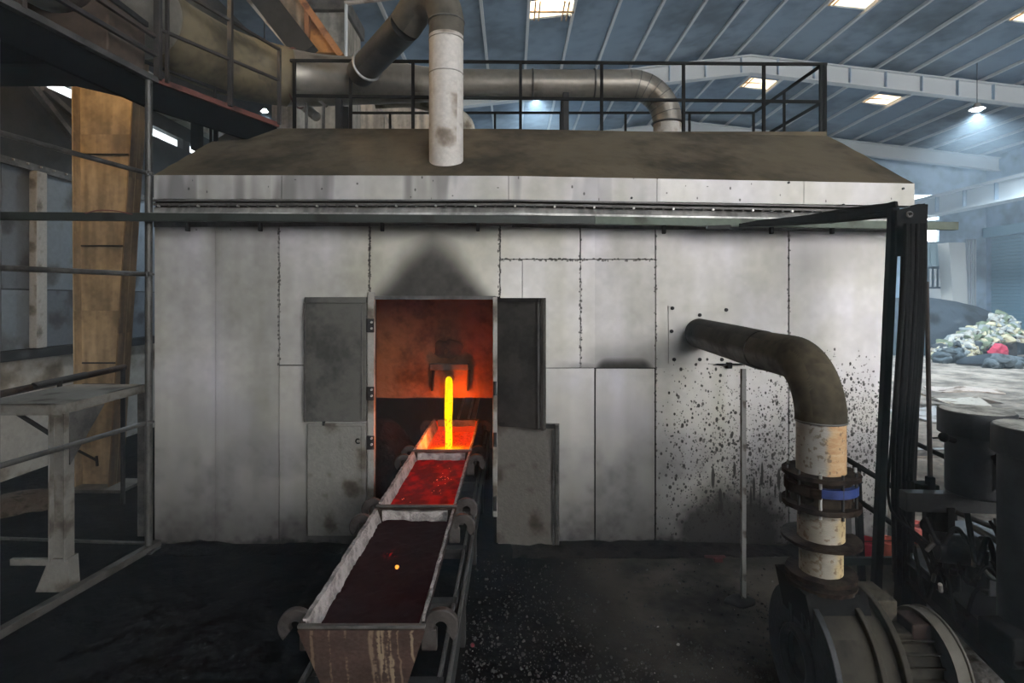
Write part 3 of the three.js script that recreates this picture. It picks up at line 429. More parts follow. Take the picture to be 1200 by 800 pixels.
{
  const first = makeMold(), lab = ['nearest slag mold, rim crusted white, filled with dark cooled slag', 'middle slag mold at the opening, holding dull red slag', 'rearmost slag mold inside the opening, lit orange under the stream'];
  for (let i = 0; i < 3; i++) { const o = i ? first.clone() : first; o.name = numbered('slag_mold'); o.position.set(MX, RIM - 0.55, -(3.38 + PITCH * i + ML / 2)); scene.add(o); tag(o, lab[i], 'mold', 'casting molds in a row on the conveyor'); }
  // what lies in them
  const fill = (name, i, level, fn, cfn, label, glow) => {
    const hy = 0.55 - level, hw = lerp(0.22, 0.39, hy / 0.55) - 0.03, hl = lerp(ML / 2 - 0.1, ML / 2, hy / 0.55) - 0.03, zc = -(3.38 + PITCH * i + ML / 2);
    const g = new THREE.PlaneGeometry(hw * 2, hl * 2, 50, 110).rotateX(-Math.PI / 2), p = g.attributes.position; for (let k = 0; k < p.count; k++) p.setY(k, fn(p.getX(k), p.getZ(k))); g.translate(MX, RIM - level, zc); g.computeVertexNormals();
    const t = tex(256, 512, cfn, true, false), m = new THREE.MeshPhysicalMaterial({ color: new THREE.Color(0.007, 0.004, 0.0035), roughness: 1, specularIntensity: 0.1, emissive: 0xffffff, emissiveMap: t, emissiveIntensity: glow });
    return solo(name, [g, new THREE.BoxGeometry(hw * 2 - 0.03, 0.05, hl * 2 - 0.06).translate(MX, RIM - level - 0.05, zc)].map((q) => prep(q)), m, label, 'slag', 'slag in the molds', null, true);
  };
  const bump = (a) => (x, z) => a * (n3(x * 9, z * 9, 3) - 0.5) + a * 0.6 * (n3(x * 26, z * 26, 5) - 0.5);
  fill('cooled_slag', 0, 0.1, bump(0.02), (u, v) => { const a = fbm(u, v * 2, 8, 4, 61), e = Math.exp(-(((u - 0.38) / 0.07) ** 2) - ((v - 0.62) / 0.035) ** 2) * sstep(0.5, 0.66, fbm(u, v, 48, 2, 62)); return [0.035 + 0.05 * a + 0.5 * e, 0.006 + 0.012 * a + 0.02 * e, 0.01 + 0.01 * a + 0.03 * e]; }, 'dark crust of cooled slag with one ember in the nearest mold', 1);
  fill('red_slag', 1, 0.1, bump(0.012), (u, v) => { const a = fbm(u, v * 2, 6, 4, 63), b = fbm(u, v * 2, 22, 3, 64); return [lerp(0.34, 0.56, sstep(0.3, 0.7, a)) - 0.1 * b, 0.0, 0.0]; }, 'dull red glowing slag in the middle mold', 1);
  fill('molten_slag', 2, 0.2, bump(0.02), (u, v) => { const a = fbm(u, v * 2, 8, 4, 65), b = fbm(u, v * 2, 30, 3, 66), dy = (v - 0.42), n = Math.exp(-(((u - 0.5) / 0.3) ** 2) - (dy / 0.14) ** 2), f = sstep(0.6, 0.4, v); const h = clamp(n * 0.9 + f * 0.6 + 0.35 * (a - 0.5)); return [0.9 + 0.12 * h - 0.05 * b, lerp(0.2, 0.68, h * h) + 0.12 * (b - 0.5), 0.02 * (1 - h)].map((x, i) => x * (i ? 1 - 0.7 * sstep(0.55, 0.7, b) : 1 - 0.15 * sstep(0.55, 0.7, b))); }, 'orange molten slag under the stream in the rearmost mold', 1.1);
  {
    const zc = -(3.38 + PITCH * 2 + ML / 2), hw = (y) => lerp(0.22, 0.39, y / 0.55) - 0.034, hl = (y) => lerp(ML / 2 - 0.1, ML / 2, y / 0.55) - 0.034, P = (sx, sz, y) => V(MX + sx * hw(y), RIM - 0.55 + y, zc + sz * hl(y)), y0 = 0.3, y1 = 0.52;
    const t = tex(256, 128, (u, v) => { const a = fbm(u, v, 5, 4, 111); return [0.80 + 0.3 * (a - 0.5) + 0.1 * v, 0.19 + 0.35 * (a - 0.45), 0.03]; });
    solo('glowing_skin', quads([[P(-1, 1, y0), P(-1, -1, y0), P(-1, -1, y1), P(-1, 1, y1)], [P(-1, -1, y0), P(1, -1, y0), P(1, -1, y1), P(-1, -1, y1)], [P(1, -1, y0), P(1, 1, y0), P(1, 1, y1), P(1, -1, y1)]]), new THREE.MeshPhysicalMaterial({ color: new THREE.Color(0.1, 0.04, 0.02), roughness: 1, emissive: 0xffffff, emissiveMap: t, emissiveIntensity: 0.75, side: THREE.DoubleSide }), 'orange glowing skin of slag clinging to the inner walls of the rearmost mold', 'slag');
  }
  const em = base('glowing_ember', at(465, 664.5, 4.33).setY(RIM - 0.092), 'single orange ember on the dark slag of the nearest mold', 'ember');
  part(em, 'ember_core', roughen(new THREE.SphereGeometry(0.015, 12, 8).translate(em.position.x, em.position.y, em.position.z), 0.004, 60), mat([0.05, 0.02, 0], { emissive: [1, 0.33, 0.04], glow: 1.4 }));
  const r = rng(77), sp = []; const spark = new THREE.IcosahedronGeometry(0.008, 0);
  for (let i = 0; i < 26; i++) { const near = r() < 0.7; sp.push(prep(spark.clone()).scale(0.3 + 0.7 * r(), 0.5, 0.3 + 0.7 * r()).translate(MX + (near ? 0.02 + 0.24 * r() : (r() - 0.5) * 0.5), RIM - 0.088, -(5.45 + (near ? 0.5 + 0.9 * r() : 1.8 * r())))); }
  solo('sparks', sp, mat([0.05, 0.02, 0], { emissive: [1, 0.2, 0.08], glow: 1.2 }), 'tiny sparks scattered on the dull red slag', 'sparks', null, 'stuff');
}
// conveyor that carries the molds
{
  const o = base('mold_conveyor', V(MX, 0, -6.5), 'black steel mold conveyor running into the opening of the housing', 'conveyor'), z0 = -3.0, z1 = -10.9;
  for (const s of [-1, 1]) {
    const x = MX + s * 0.46;
    part(o, 'side_plate', span(x - 0.02, x + 0.02, 0.1, 0.45, z1, z0, 0.004), MAT.dark);
    part(o, 'rail', [span(x - 0.045, x - 0.018, 0.45, 0.5, z1, z0, 0.006), span(x + 0.018, x + 0.045, 0.45, 0.5, z1, z0, 0.006)], MAT.greySteel);
    for (let z = -3.4; z > z1; z -= 1.5) part(o, 'leg', span(x - 0.05, x + 0.05, 0, 0.42, z - 0.05, z + 0.05, 0.006), MAT.dark);
  }
  for (let z = -3.7; z > z1; z -= 1.0) part(o, 'cross_member', span(MX - 0.46, MX + 0.46, 0.4, 0.5, z - 0.05, z + 0.05, 0.006), MAT.dark);
}
// bright guide rails behind the vessel and dark plant inside the housing
{
  const o = base('guide_rails', V(X(560, 9.9), 0, -10), 'bundle of bare steel guide rails glinting behind the rearmost mold', 'rails');
  for (const [a, b] of [[537, 545], [549, 556], [553.5, 560], [556.5, 562]]) part(o, 'rail_bar', bar(at(a, 490, 9.6), at(b, 463, 10.6), 0.035, 0.035), MAT.silver);
  part(o, 'rail_support', span(X(532, 9.7), X(566, 9.7), 0, Y(494, 9.7), -9.9, -9.5, 0.01), MAT.dark);
  const k = base('slag_heap', at(500, 600, 8.4).setY(0), 'dark lumpy slag heap in the shadow beside the molds', 'slag heap');
  part(k, 'heap_body', roughen(new THREE.SphereGeometry(1, 40, 24, 0, Math.PI * 2, 0, Math.PI / 2).scale(0.55, 1.25, 1.0).translate(-1.95, 0, -8.3), 0.12, 3), mat([0.010, 0.008, 0.0075], { rough: 1, spec: 0.1, bump: 0.05, bumpTex: 'lump', bumpRep: 2, tex: 'grime' }));
}
// ---------------------------------------------------------------- roof plant: ducts, stack pipe, railing
{
  // grey-white stack pipe rising from the roof slope, elbow, inclined branch into the collector duct
  const D = 7.22, xc = X(523, D), r = 0.222, bot = at(523, 193, D), topY = Y(42, D);
  const o = base('stack_pipe', bot, 'white-painted pipe standing on the roof slope with dark elbow bending back left', 'pipe');
  const white = mat([0.56, 0.52, 0.48], { rough: 0.6, tex: 'grime', rep: 0.7, bump: 0.003, bumpTex: 'lump', bumpRep: 2 });
  part(o, 'riser', rod(V(xc, bot.y - 0.25, -D), V(xc, topY, -D), r, r, 36), white);
  for (const py of [48, 88]) part(o, 'weld_ring', new THREE.TorusGeometry(r, 0.008, 8, 40).rotateX(Math.PI / 2).translate(xc, Y(py, D), -D), MAT.paleSteel);
  const joint = at(422, 86, 8.85), el = [V(xc, topY - 0.02, -D), V(xc, topY + 0.22, -D), V(xc - 0.1, topY + 0.48, -D - 0.06), V(xc - 0.36, topY + 0.55, -D - 0.24), V(xc - 0.62, topY + 0.36, -D - 0.45)];
  part(o, 'elbow', tube(el, r * 1.02, 40, 28), mat([0.085, 0.075, 0.058], { rough: 0.75, tex: 'blotch', rep: 0.6 }));
  part(o, 'branch_pipe', rod(el[4].clone(), joint, r, r * 0.98, 32), MAT.darkDuct);
  part(o, 'elbow_ring', new THREE.TorusGeometry(r * 1.03, 0.014, 8, 40).rotateX(Math.PI / 2).translate(xc, topY + 0.17, -D), MAT.greySteel);
  const cg = new THREE.TorusGeometry(r + 0.01, 0.02, 8, 40), dir = joint.clone().sub(el[4]).normalize(), p0 = joint.clone().addScaledVector(dir, -0.28); cg.lookAt(dir); part(o, 'branch_ring', cg.translate(p0.x, p0.y, p0.z), MAT.silver);
}
{
  // collector duct: from the front left over the walkway, bend, then right across the roof and down
  const o = base('collector_duct', at(420, 120, 9.3), 'wide grey collector duct running across above the roof and bending down at right', 'duct');
  const prof = (pts, name, m, n = 50) => {                // tube with changing radius
    const c = new THREE.CatmullRomCurve3(pts.map((p) => p[0]), false, 'centripetal'), g = new THREE.TubeGeometry(c, n, 1, 32), p = g.attributes.position, pt = V();
    for (let i = 0; i <= n; i++) { c.getPointAt(i / n, pt); const u = c.getUtoTmapping(i / n) * (pts.length - 1), k = Math.min(pts.length - 2, Math.floor(u)), rr = lerp(pts[k][1], pts[k + 1][1], u - k); for (let j = 0; j <= 32; j++) { const q = i * 33 + j; p.setXYZ(q, pt.x + (p.getX(q) - pt.x) * rr, pt.y + (p.getY(q) - pt.y) * rr, pt.z + (p.getZ(q) - pt.z) * rr); } }
    g.computeVertexNormals(); return part(o, name, g, m);
  };
  const H = 6.75, y = H, pL = (px, d, py) => V(X(px, d), py ? Y(py, d) : y, -d);
  prof([[V(-5.36, y, -2.5), 0.51], [V(-5.15, y, -5.5), 0.51], [V(-4.85, y, -7.4), 0.51]], 'main_duct', MAT.duct, 30);
  prof([[V(-4.86, y, -7.35), 0.505], [V(-4.7, y, -8.1), 0.505], [V(-4.33, y, -8.86), 0.50], [V(-3.75, y, -9.28), 0.47]], 'duct_bend', MAT.dustyDuct, 30);
  prof([[V(-3.78, y, -9.27), 0.46], [V(-3.3, y, -9.4), 0.42], [V(-2.4, y, -9.45), 0.37], [V(-1.5, y - 0.03, -9.5), 0.29], [V(-0.9, y - 0.03, -9.5), 0.25], [V(0, y - 0.03, -9.5), 0.24], [V(1.05, y - 0.03, -9.5), 0.24], [V(2.0, y - 0.03, -9.5), 0.24]], 'cross_duct', MAT.duct, 80);
  const e = V(2.75, 0, -9.5), bend = []; for (let i = 0; i <= 10; i++) { const a = Math.PI / 2 * i / 10; bend.push([V(2.0 + 0.66 * Math.sin(a), y - 0.03 - 0.66 * (1 - Math.cos(a)), -9.5), 0.242]); }
  prof(bend, 'down_bend', MAT.duct, 30);
  for (let i = 1; i < 7; i++) { const a = Math.PI / 2 * i / 7, t = new THREE.TorusGeometry(0.243, 0.006, 6, 36); t.rotateY(Math.PI / 2); t.rotateZ(-a); part(o, 'segment_seam', t.translate(2.0 + 0.66 * Math.sin(a), y - 0.03 - 0.66 * (1 - Math.cos(a)), -9.5), MAT.darkDuct); }
  part(o, 'drop_pipe', rod(V(2.66, 5.2, -9.5), V(2.66, 6.1, -9.5), 0.235, 0.235, 30), mat([0.42, 0.39, 0.35], { rough: 0.6, tex: 'grime', rep: 0.8 }));
  part(o, 'drop_collar', new THREE.TorusGeometry(0.245, 0.02, 8, 36).rotateX(Math.PI / 2).translate(2.66, 6.05, -9.5), MAT.darkDuct);
  for (const [x, r] of [[-3.62, 0.47], [1.4, 0.245], [-1.3, 0.29], [0.35, 0.245]]) part(o, 'joint_ring', new THREE.TorusGeometry(r, 0.016, 8, 40).rotateY(Math.PI / 2).translate(x, y - (x > -2 ? 0.03 : 0), x < -3 ? -9.33 : -9.5), x < -3 ? MAT.redPrimer : MAT.darkDuct);
  for (const x of [-2.9, 0.9]) part(o, 'duct_saddle', [span(x - 0.05, x + 0.05, 5.66, x < 0 ? 6.4 : 6.5, -9.75, -9.65, 0.01), span(x - 0.05, x + 0.05, 5.66, x < 0 ? 6.4 : 6.5, -9.35, -9.25, 0.01)], MAT.dark);
}
{
  // smaller white pipe curving behind the cross duct
  const o = solo('roof_pipe', tube([at(440, 120, 10.2), at(478, 119, 10.2), at(502, 123, 10.2), at(530, 131, 10.2), at(546, 142, 10.2), at(552, 160, 10.2)], 0.11, 50, 16), mat([0.62, 0.58, 0.5], { rough: 0.6, tex: 'grime' }), 'thin cream pipe curving down under the cross duct behind the stack pipe', 'pipe');
  solo('roof_pipe', rod(at(346, 116, 10.4), at(371, 137, 10.0), 0.085, 0.085, 14), MAT.cream, 'short cream pipe slanting behind the left end of the roof railing', 'pipe');
}
// railings
function railing(name, pos, label, posts, rails, m, pw = 0.045, group) {
  const o = base(name, pos, label, 'railing', group);
  for (const [a, b, w] of posts) part(o, 'post', bar(a, b, w ?? pw, w ?? pw, 0.005), m);
  for (const [n, a, b, w] of rails) part(o, n, bar(a, b, w ?? 0.045, w ?? 0.045, 0.006), m);
  return o;
}
const deckY = Y(152, 8.6) - 0.04;
{
  const D = 8.85, P = (px, y) => V(X(px, D), y, -D), top = deckY + 1.22, mid = deckY + 0.62, B = 11.1, tl = (px) => top - 0.06 * (px - 340) / 620, ml = (px) => mid + 0.04 - 0.1 * (px - 340) / 620;
  railing('roof_railing', V(0.6, deckY, -D), 'dark steel railing with four posts along the front edge of the roof deck',
    [345, 411, 484, 610, 705, 801, 895, 962].map((px) => [P(px, deckY), P(px, tl(px))]).concat([[P(966.5, deckY), P(966.5, tl(966))]]),
    [['top_rail', P(340, tl(340)), P(969, tl(969))], ['mid_rail', P(345, ml(345)), P(962, ml(962))]], MAT.black, 0.048);
  const xb = X(883, B), xf = X(964, D), yb = top - 0.08;
  railing('roof_railing', V(xb, deckY, -10), 'dark sloping railing across the right end of the roof deck', [[V((xb + xf) / 2 + 0.0, deckY, -(D + B) / 2), V((xb + xf) / 2, yb, -(D + B) / 2)]],
    [['top_rail', V(xf, tl(964), -D - 0.04), V(xb + 0.01, yb, -B + 0.06)], ['mid_rail', V(xf, ml(964), -D - 0.04), V(xb + 0.01, mid - 0.06, -B + 0.06)]], MAT.black, 0.04);
  const Q = (px, y) => V(X(px, B), y, -B);
  railing('roof_railing', V(0.4, deckY, -B), 'dark railing along the far edge of the roof deck behind the cross duct', [400, 457, 580, 657, 733, 808, 883].map((px) => [Q(px, deckY), Q(px, yb)]), [['top_rail', Q(395, yb), Q(884, yb)], ['mid_rail', Q(395, mid - 0.05), Q(884, mid - 0.05)]], MAT.black, 0.045);
  // ladder-like step frame at the left end
  const S = 9.3, R = (px, py) => at(px, py, S);
  railing('step_frame', at(370, 152, S), 'short bent step frame of steel bars at the left end of the roof railing', [[V(X(359, S), deckY, -S), R(359, 84)], [V(X(379, S), deckY, -S), R(379, 124)]], [['top_rail', R(359, 106), R(383, 125)]], MAT.greySteel, 0.04);
}
// ---------------------------------------------------------------- left platform and walkway
{
  const y1 = Y(93, 6.8), y0 = y1 - 0.37, e = [V(-4.72, 0, -4.1), V(-4.42, 0, -6.8), V(-3.66, 0, -8.6)];
  const o = base('platform', V(-5.5, y0, -6), 'black underside steel platform with a red-edged walkway at upper left', 'platform');
  const at2 = (v, y) => V(v.x, y, v.z);
  part(o, 'deck_plate', prism([at2(e[0], y1), at2(e[1], y1), V(-5.45, y1, -6.92), V(-8.3, y1, -6.92), V(-8.3, y1, -4.0)], V(0, 0.04, 0)), MAT.black);
  part(o, 'walkway_deck', prism([at2(e[1], y1), at2(e[2], y1), V(-4.36, y1, -8.66), V(-4.99, y1, -7.45), V(-5.45, y1, -6.9)], V(0, 0.04, 0)), MAT.black);
  part(o, 'edge_beam', [bar(at2(e[0], (y0 + y1) / 2 + 0.0), at2(e[1], (y0 + y1) / 2), 0.05, 0.37, 0.004)], MAT.sootBlack);
  part(o, 'edge_angle', bar(at2(e[0], y1 - 0.02).add(V(0.03, 0, 0)), at2(e[1], y1 - 0.02).add(V(0.03, 0, 0)), 0.14, 0.07, 0.004), mat([0.06, 0.057, 0.053], { rough: 0.7, tex: 'blotch' }));
  part(o, 'walkway_beam', bar(at2(e[1], (y0 + y1) / 2), at2(e[2], (y0 + y1) / 2), 0.05, 0.37, 0.004), MAT.sootBlack);
  part(o, 'red_flange', bar(at2(e[1], y1 - 0.0).add(V(0.03, 0, 0)), at2(e[2], y1).add(V(0.03, 0, 0)), 0.07, 0.075, 0.004), MAT.redPrimer);
  for (const z of [-4.3, -5.0, -5.7]) part(o, 'joist', span(-8.3, -4.6, y0 + 0.08, y1 - 0.04, z - 0.04, z + 0.04, 0.004), MAT.black);
  for (const [px, t, w] of [[231, 128, 0.12], [247, 136, 0.03], [253, 138, 0.05]]) part(o, 'hanger', bar(at(px, t, 8.0), at(px, 176, 8.0), w, w, 0.004), MAT.black);
  // railing along the walkway, nearer run and farther run
  const L = (t) => (t < 0 ? e[0].clone().lerp(e[1], 1 + t) : e[1].clone().lerp(e[2], t)), pp = (t, y) => { const v = L(t); return V(v.x + 0.08, y1 + y, v.z); };
  railing('walkway_railing', pp(0, 0), 'brown steel railing with tall posts along the red-edged walkway', [[pp(-0.0, 0), pp(0, 1.6), 0.07], [pp(0.06, 0), pp(0.06, 1.5), 0.04], [pp(0.53, 0), pp(0.53, 1.5), 0.06], [pp(0.98, 0), pp(0.98, 1.18), 0.05]],
    [['mid_rail', pp(0, 0.62), pp(0.98, 0.68), 0.04], ['top_rail', pp(0, 1.24), pp(0.98, 1.16), 0.04], ['knee_rail', pp(0, 0.28), pp(-0.5, 0.28), 0.05]], mat([0.035, 0.03, 0.027], { rough: 0.6, tex: 'blotch' }));
  const q = (a, b, y) => V(a, y1 + y, b);
  railing('walkway_railing', q(-4.95, -7, 0), 'thin dark railing along the far side of the red-edged walkway', [[q(-5.0, -7.3, 0), q(-5.0, -7.3, 1.1)], [q(-4.5, -8.4, 0), q(-4.5, -8.4, 1.1)]], [['top_rail', q(-5.05, -7.2, 1.1), q(-4.42, -8.58, 1.1)], ['mid_rail', q(-5.05, -7.2, 0.5), q(-4.42, -8.58, 0.5)]], MAT.dark, 0.04);
  railing('platform_railing', q(-4.6, -5, 0), 'brown pipe railing standing on the black platform edge at top left', [[pp(-0.62, 0), pp(-0.62, 1.1), 0.055]], [['mid_rail', pp(-0.66, 0.55), pp(-0.02, 0.5), 0.05]], mat([0.06, 0.045, 0.038], { rough: 0.6, tex: 'grime' }));
  // brown box on the platform
  const b = base('dust_hopper', V(-5.5, y1, -6.4), 'brown sheet-metal hopper behind the platform railing at top left', 'hopper');
  part(b, 'hopper_box', span(-6.3, -4.52, y1 + 0.06, y1 + 0.7, -6.84, -6.2, 0.02), mat([0.075, 0.05, 0.034], { rough: 0.8, tex: 'grime', rep: 0.6 }));
  part(b, 'hopper_rim', [span(-6.33, -4.49, y1 + 0.66, y1 + 0.73, -6.86, -6.17, 0.01)], MAT.dark);
  part(b, 'hopper_foot', [span(-6.2, -6.1, y1, y1 + 0.08, -6.6, -6.3, 0.01), span(-4.75, -4.65, y1, y1 + 0.08, -6.6, -6.3, 0.01)], MAT.dark);
}
// scaffold frame under the platform
{
  const y1 = Y(93, 6.8) - 0.37, p = (d, y) => V(lerp(-4.62, -4.37, (d - 4.98) / 1.85), y, -d), o = base('scaffold_frame', V(-4.5, 0, -5.9), 'grey scaffold frame of posts and long pipe rails under the black platform', 'scaffold');
  const gm = mat([0.085, 0.082, 0.075], { rough: 0.5, metal: 0.4, tex: 'blotch', rep: 1.5, bump: 0.002 });
  part(o, 'post', [rod(p(6.7, 0), p(6.7, y1 + 0.38), 0.042, 0.042, 16)], gm);
  part(o, 'post', [rod(p(4.96, 0), p(4.96, y1 + 0.02), 0.035, 0.035, 14)], gm);
  for (const [y, n] of [[4.56, 'pipe_rail'], [3.345, 'pipe_rail'], [1.56, 'pipe_rail']]) part(o, n, rod(p(4.6, y - 0.02), p(6.72, y), 0.028, 0.028, 12), gm);
  for (const y of [4.56, 3.345, 1.56]) part(o, 'coupler', [new THREE.TorusGeometry(0.045, 0.016, 8, 20).rotateX(Math.PI / 2).translate(p(6.7, 0).x, y, -6.7), box(p(6.7, 0).x + 0.01, y, -6.65, 0.05, 0.06, 0.05, 0.008)], MAT.greySteel);
  part(o, 'floor_beam', bar(p(4.2, 0.04), p(6.85, 0.04), 0.09, 0.08, 0.006), mat([0.075, 0.068, 0.06], { rough: 0.7, tex: 'grime' }));
  part(o, 'post_foot', box(p(6.7, 0).x, 0.01, -6.7, 0.18, 0.02, 0.18, 0.004), MAT.greySteel);
  part(o, 'low_rail', rod(V(-7.2, 0.1, -6.9), V(-4.40, 0.07, -6.76), 0.02, 0.02, 10), gm);
}
// tan built-up column
{
  const D = 9.0, z = -D, o = base('steel_column', at(117, 568, D).setY(0), 'tall tan steel column tapering towards its foot at left', 'column');
  const base0 = 0.04, H = 9.4, xl = (y) => X(93, D) + 0.06 * (1 - clamp(y / 6.5)) , xr = (y) => lerp(X(136, D), X(165, D), clamp((y - 0) / 6.3)) + Math.max(0, y - 6.3) * 0.06, fl = 0.16;
  const web = prism([V(xl(base0), base0, z + 0.008), V(xr(base0), base0, z + 0.008), V(xr(H), H, z + 0.008), V(xl(H), H, z + 0.008)], V(0, 0, 0.016));
  part(o, 'web', web, MAT.tan);
  const flange = (f, s) => prism([V(f(base0), base0, z + fl), V(f(H), H, z + fl), V(f(H), H, z - fl), V(f(base0), base0, z - fl)].reverse(), V(s * 0.02, 0, 0));
  part(o, 'flange', flange(xl, 1), MAT.tan); part(o, 'flange', flange(xr, 1), mat([0.24, 0.155, 0.08], { rough: 0.75, tex: 'streak', rep: 0.4 }));
  for (const py of [181, 288, 425, 450]) { const y = Y(py, D); part(o, 'splice_seam', span(xl(y) + 0.02, xr(y) - 0.02, y - 0.012, y + 0.012, z + 0.006, z + 0.03, 0.003), MAT.dark); }
  part(o, 'base_plate', span(X(83, D), X(158, D), 0.0, 0.05, z - 0.28, z + 0.3, 0.006), MAT.greySteel);
  part(o, 'foot_bracket', [bar(at(92, 528, 8.8), at(113, 539, 8.8), 0.03, 0.03), bar(at(113, 534, 8.8), at(114, 546, 8.8), 0.03, 0.03)], MAT.dark);
}
// small support stand in front of the column
{
  const x = -4.76, top = 1.95, o = base('support_stand', V(x, 0, -5.83), 'pale welded steel stand with flared foot behind the scaffold rails', 'stand'), m = mat([0.2, 0.188, 0.165], { rough: 0.7, tex: 'grime', rep: 0.9, bump: 0.002 });
  const zA = -5.85, zB = -7.15;
  part(o, 'leg', [span(x - 0.08, x + 0.08, 0.3, top - 0.1, zA - 0.02, zA, 0.004), span(x - 0.085, x - 0.07, 0.3, top - 0.1, zA - 0.08, zA + 0.06, 0.004), span(x + 0.07, x + 0.085, 0.3, top - 0.1, zA - 0.08, zA + 0.06, 0.004)], m);
  part(o, 'foot', [prism([V(x - 0.2, 0, zA + 0.08), V(x + 0.16, 0, zA + 0.08), V(x + 0.1, 0.32, zA + 0.03), V(x - 0.1, 0.32, zA + 0.03)], V(0, 0, 0.14))], m);
  part(o, 'side_channel', bar(V(x + 0.06, top - 0.05, zA + 0.05), V(x + 0.02, top - 0.05, zB), 0.06, 0.1, 0.004), m);
  part(o, 'front_channel', bar(V(x - 0.9, top - 0.06, zA + 0.02), V(x + 0.06, top - 0.06, zA + 0.02), 0.06, 0.12, 0.004), m);
  part(o, 'top_plate', prism([V(x - 0.9, top, zA + 0.05), V(x + 0.09, top, zA + 0.05), V(x + 0.05, top, zB), V(x - 0.9, top, zB)], V(0, 0.012, 0)), m);
  part(o, 'gusset', prism([V(x + 0.1, top - 0.1, zA), V(x + 0.1, top - 0.1, zA - 0.5), V(x + 0.1, top - 0.65, zA)], V(0.012, 0, 0)), MAT.greySteel);
  part(o, 'tie_bar', bar(V(x - 0.52, 0.28, zA), V(x - 0.09, 0.28, zA), 0.04, 0.07, 0.004), m);
  part(o, 'brace', bar(at(4, 474, 5.9), at(60, 509, 5.9), 0.035, 0.035), MAT.dark);
  part(o, 'leg', [span(x - 0.05, x + 0.05, 0, top - 0.1, zB - 0.05, zB + 0.03, 0.004)], MAT.greySteel);
}
// dark service pipe and cable tray along the eaves
{
  const D = 6.56, o = base('cable_tray', at(560, 259, D), 'long dark green cable tray running along under the eaves of the housing', 'cable tray'), gm = mat([0.03, 0.036, 0.03], { rough: 0.55, tex: 'grime', rep: 0.8 }), gg = mat([0.09, 0.115, 0.085], { rough: 0.6, tex: 'grime', rep: 0.8 });
  part(o, 'tray_section', bar(at(-20, 253, D), at(697, 258, D), 0.07, 0.095, 0.006), gm);
  part(o, 'tray_section', bar(at(697, 258.3, D), at(1121, 265, D), 0.07, 0.095, 0.006), gg);
  for (const px of [220, 305, 448, 560, 778, 904, 975]) part(o, 'clip', box(X(px, D), Y(266 + (px > 700 ? 3 : 0), D), -D, 0.04, 0.1, 0.05, 0.006), MAT.black);
  part(o, 'loose_strap', bar(at(828, 267, 6.5), at(856, 266, 6.5), 0.05, 0.05, 0.01), MAT.dark);
  part(o, 'red_wire', tube([at(100, 250, 6.5), at(115, 246.5, 6.48), at(135, 247, 6.48), at(155, 251, 6.5)], 0.007, 24, 6), mat([0.12, 0.03, 0.03], { rough: 0.6 }));
}
{
  const o = base('service_pipe', at(70, 445, 7.6), 'dark rusty pipe crossing in front of the tan column at waist height', 'pipe');
  part(o, 'pipe_run', [rod(at(-10, 464, 6.6), at(146, 430, 8.3), 0.045, 0.045, 14)], mat([0.06, 0.048, 0.038], { rough: 0.8, tex: 'rust', rep: 1.5 }));
  part(o, 'crust', roughen(rod(at(40, 452, 7.0), at(100, 439, 7.7), 0.05, 0.05, 12), 0.02, 14), MAT.dark);
  part(o, 'pipe_strut', [rod(at(70, 446, 7.3), V(X(70, 7.3), 0, -7.3), 0.03, 0.03, 10), rod(at(144, 431, 8.25), V(X(144, 8.25), 0, -8.25), 0.03, 0.03, 10)], MAT.dark);
}

// unseen warm lamp, added to light the column, duct and gallery
{
  const p = V(-6.1, 8.6, -6.9), o = base('added_lamp', p, 'added warm yellow lamp out of view above the upper left walkway', 'lamp'), ry = 11.6;
  part(o, 'lamp_arm', rod(V(p.x, p.y + 0.2, p.z), V(p.x, ry, p.z), 0.02), MAT.dark);
  part(o, 'lamp_shade', new THREE.LatheGeometry([[0.04, 0.22], [0.1, 0.2], [0.2, 0.02], [0.19, 0]].map(([a, b]) => new THREE.Vector2(a, b)), 24).translate(p.x, p.y, p.z), MAT.greySteel);
  part(o, 'lamp_lens', new THREE.SphereGeometry(0.11, 16, 10).translate(p.x, p.y + 0.06, p.z), mat([0.9, 0.8, 0.6], { emissive: [1, 0.62, 0.22], glow: 4 }));
  const l = new THREE.PointLight(new THREE.Color(1, 0.70, 0.36), 28); l.position.set(p.x, p.y - 0.12, p.z); l.shadow.radius = 4; l.castShadow = true; l.name = 'added_lamp_light'; scene.add(l);
}
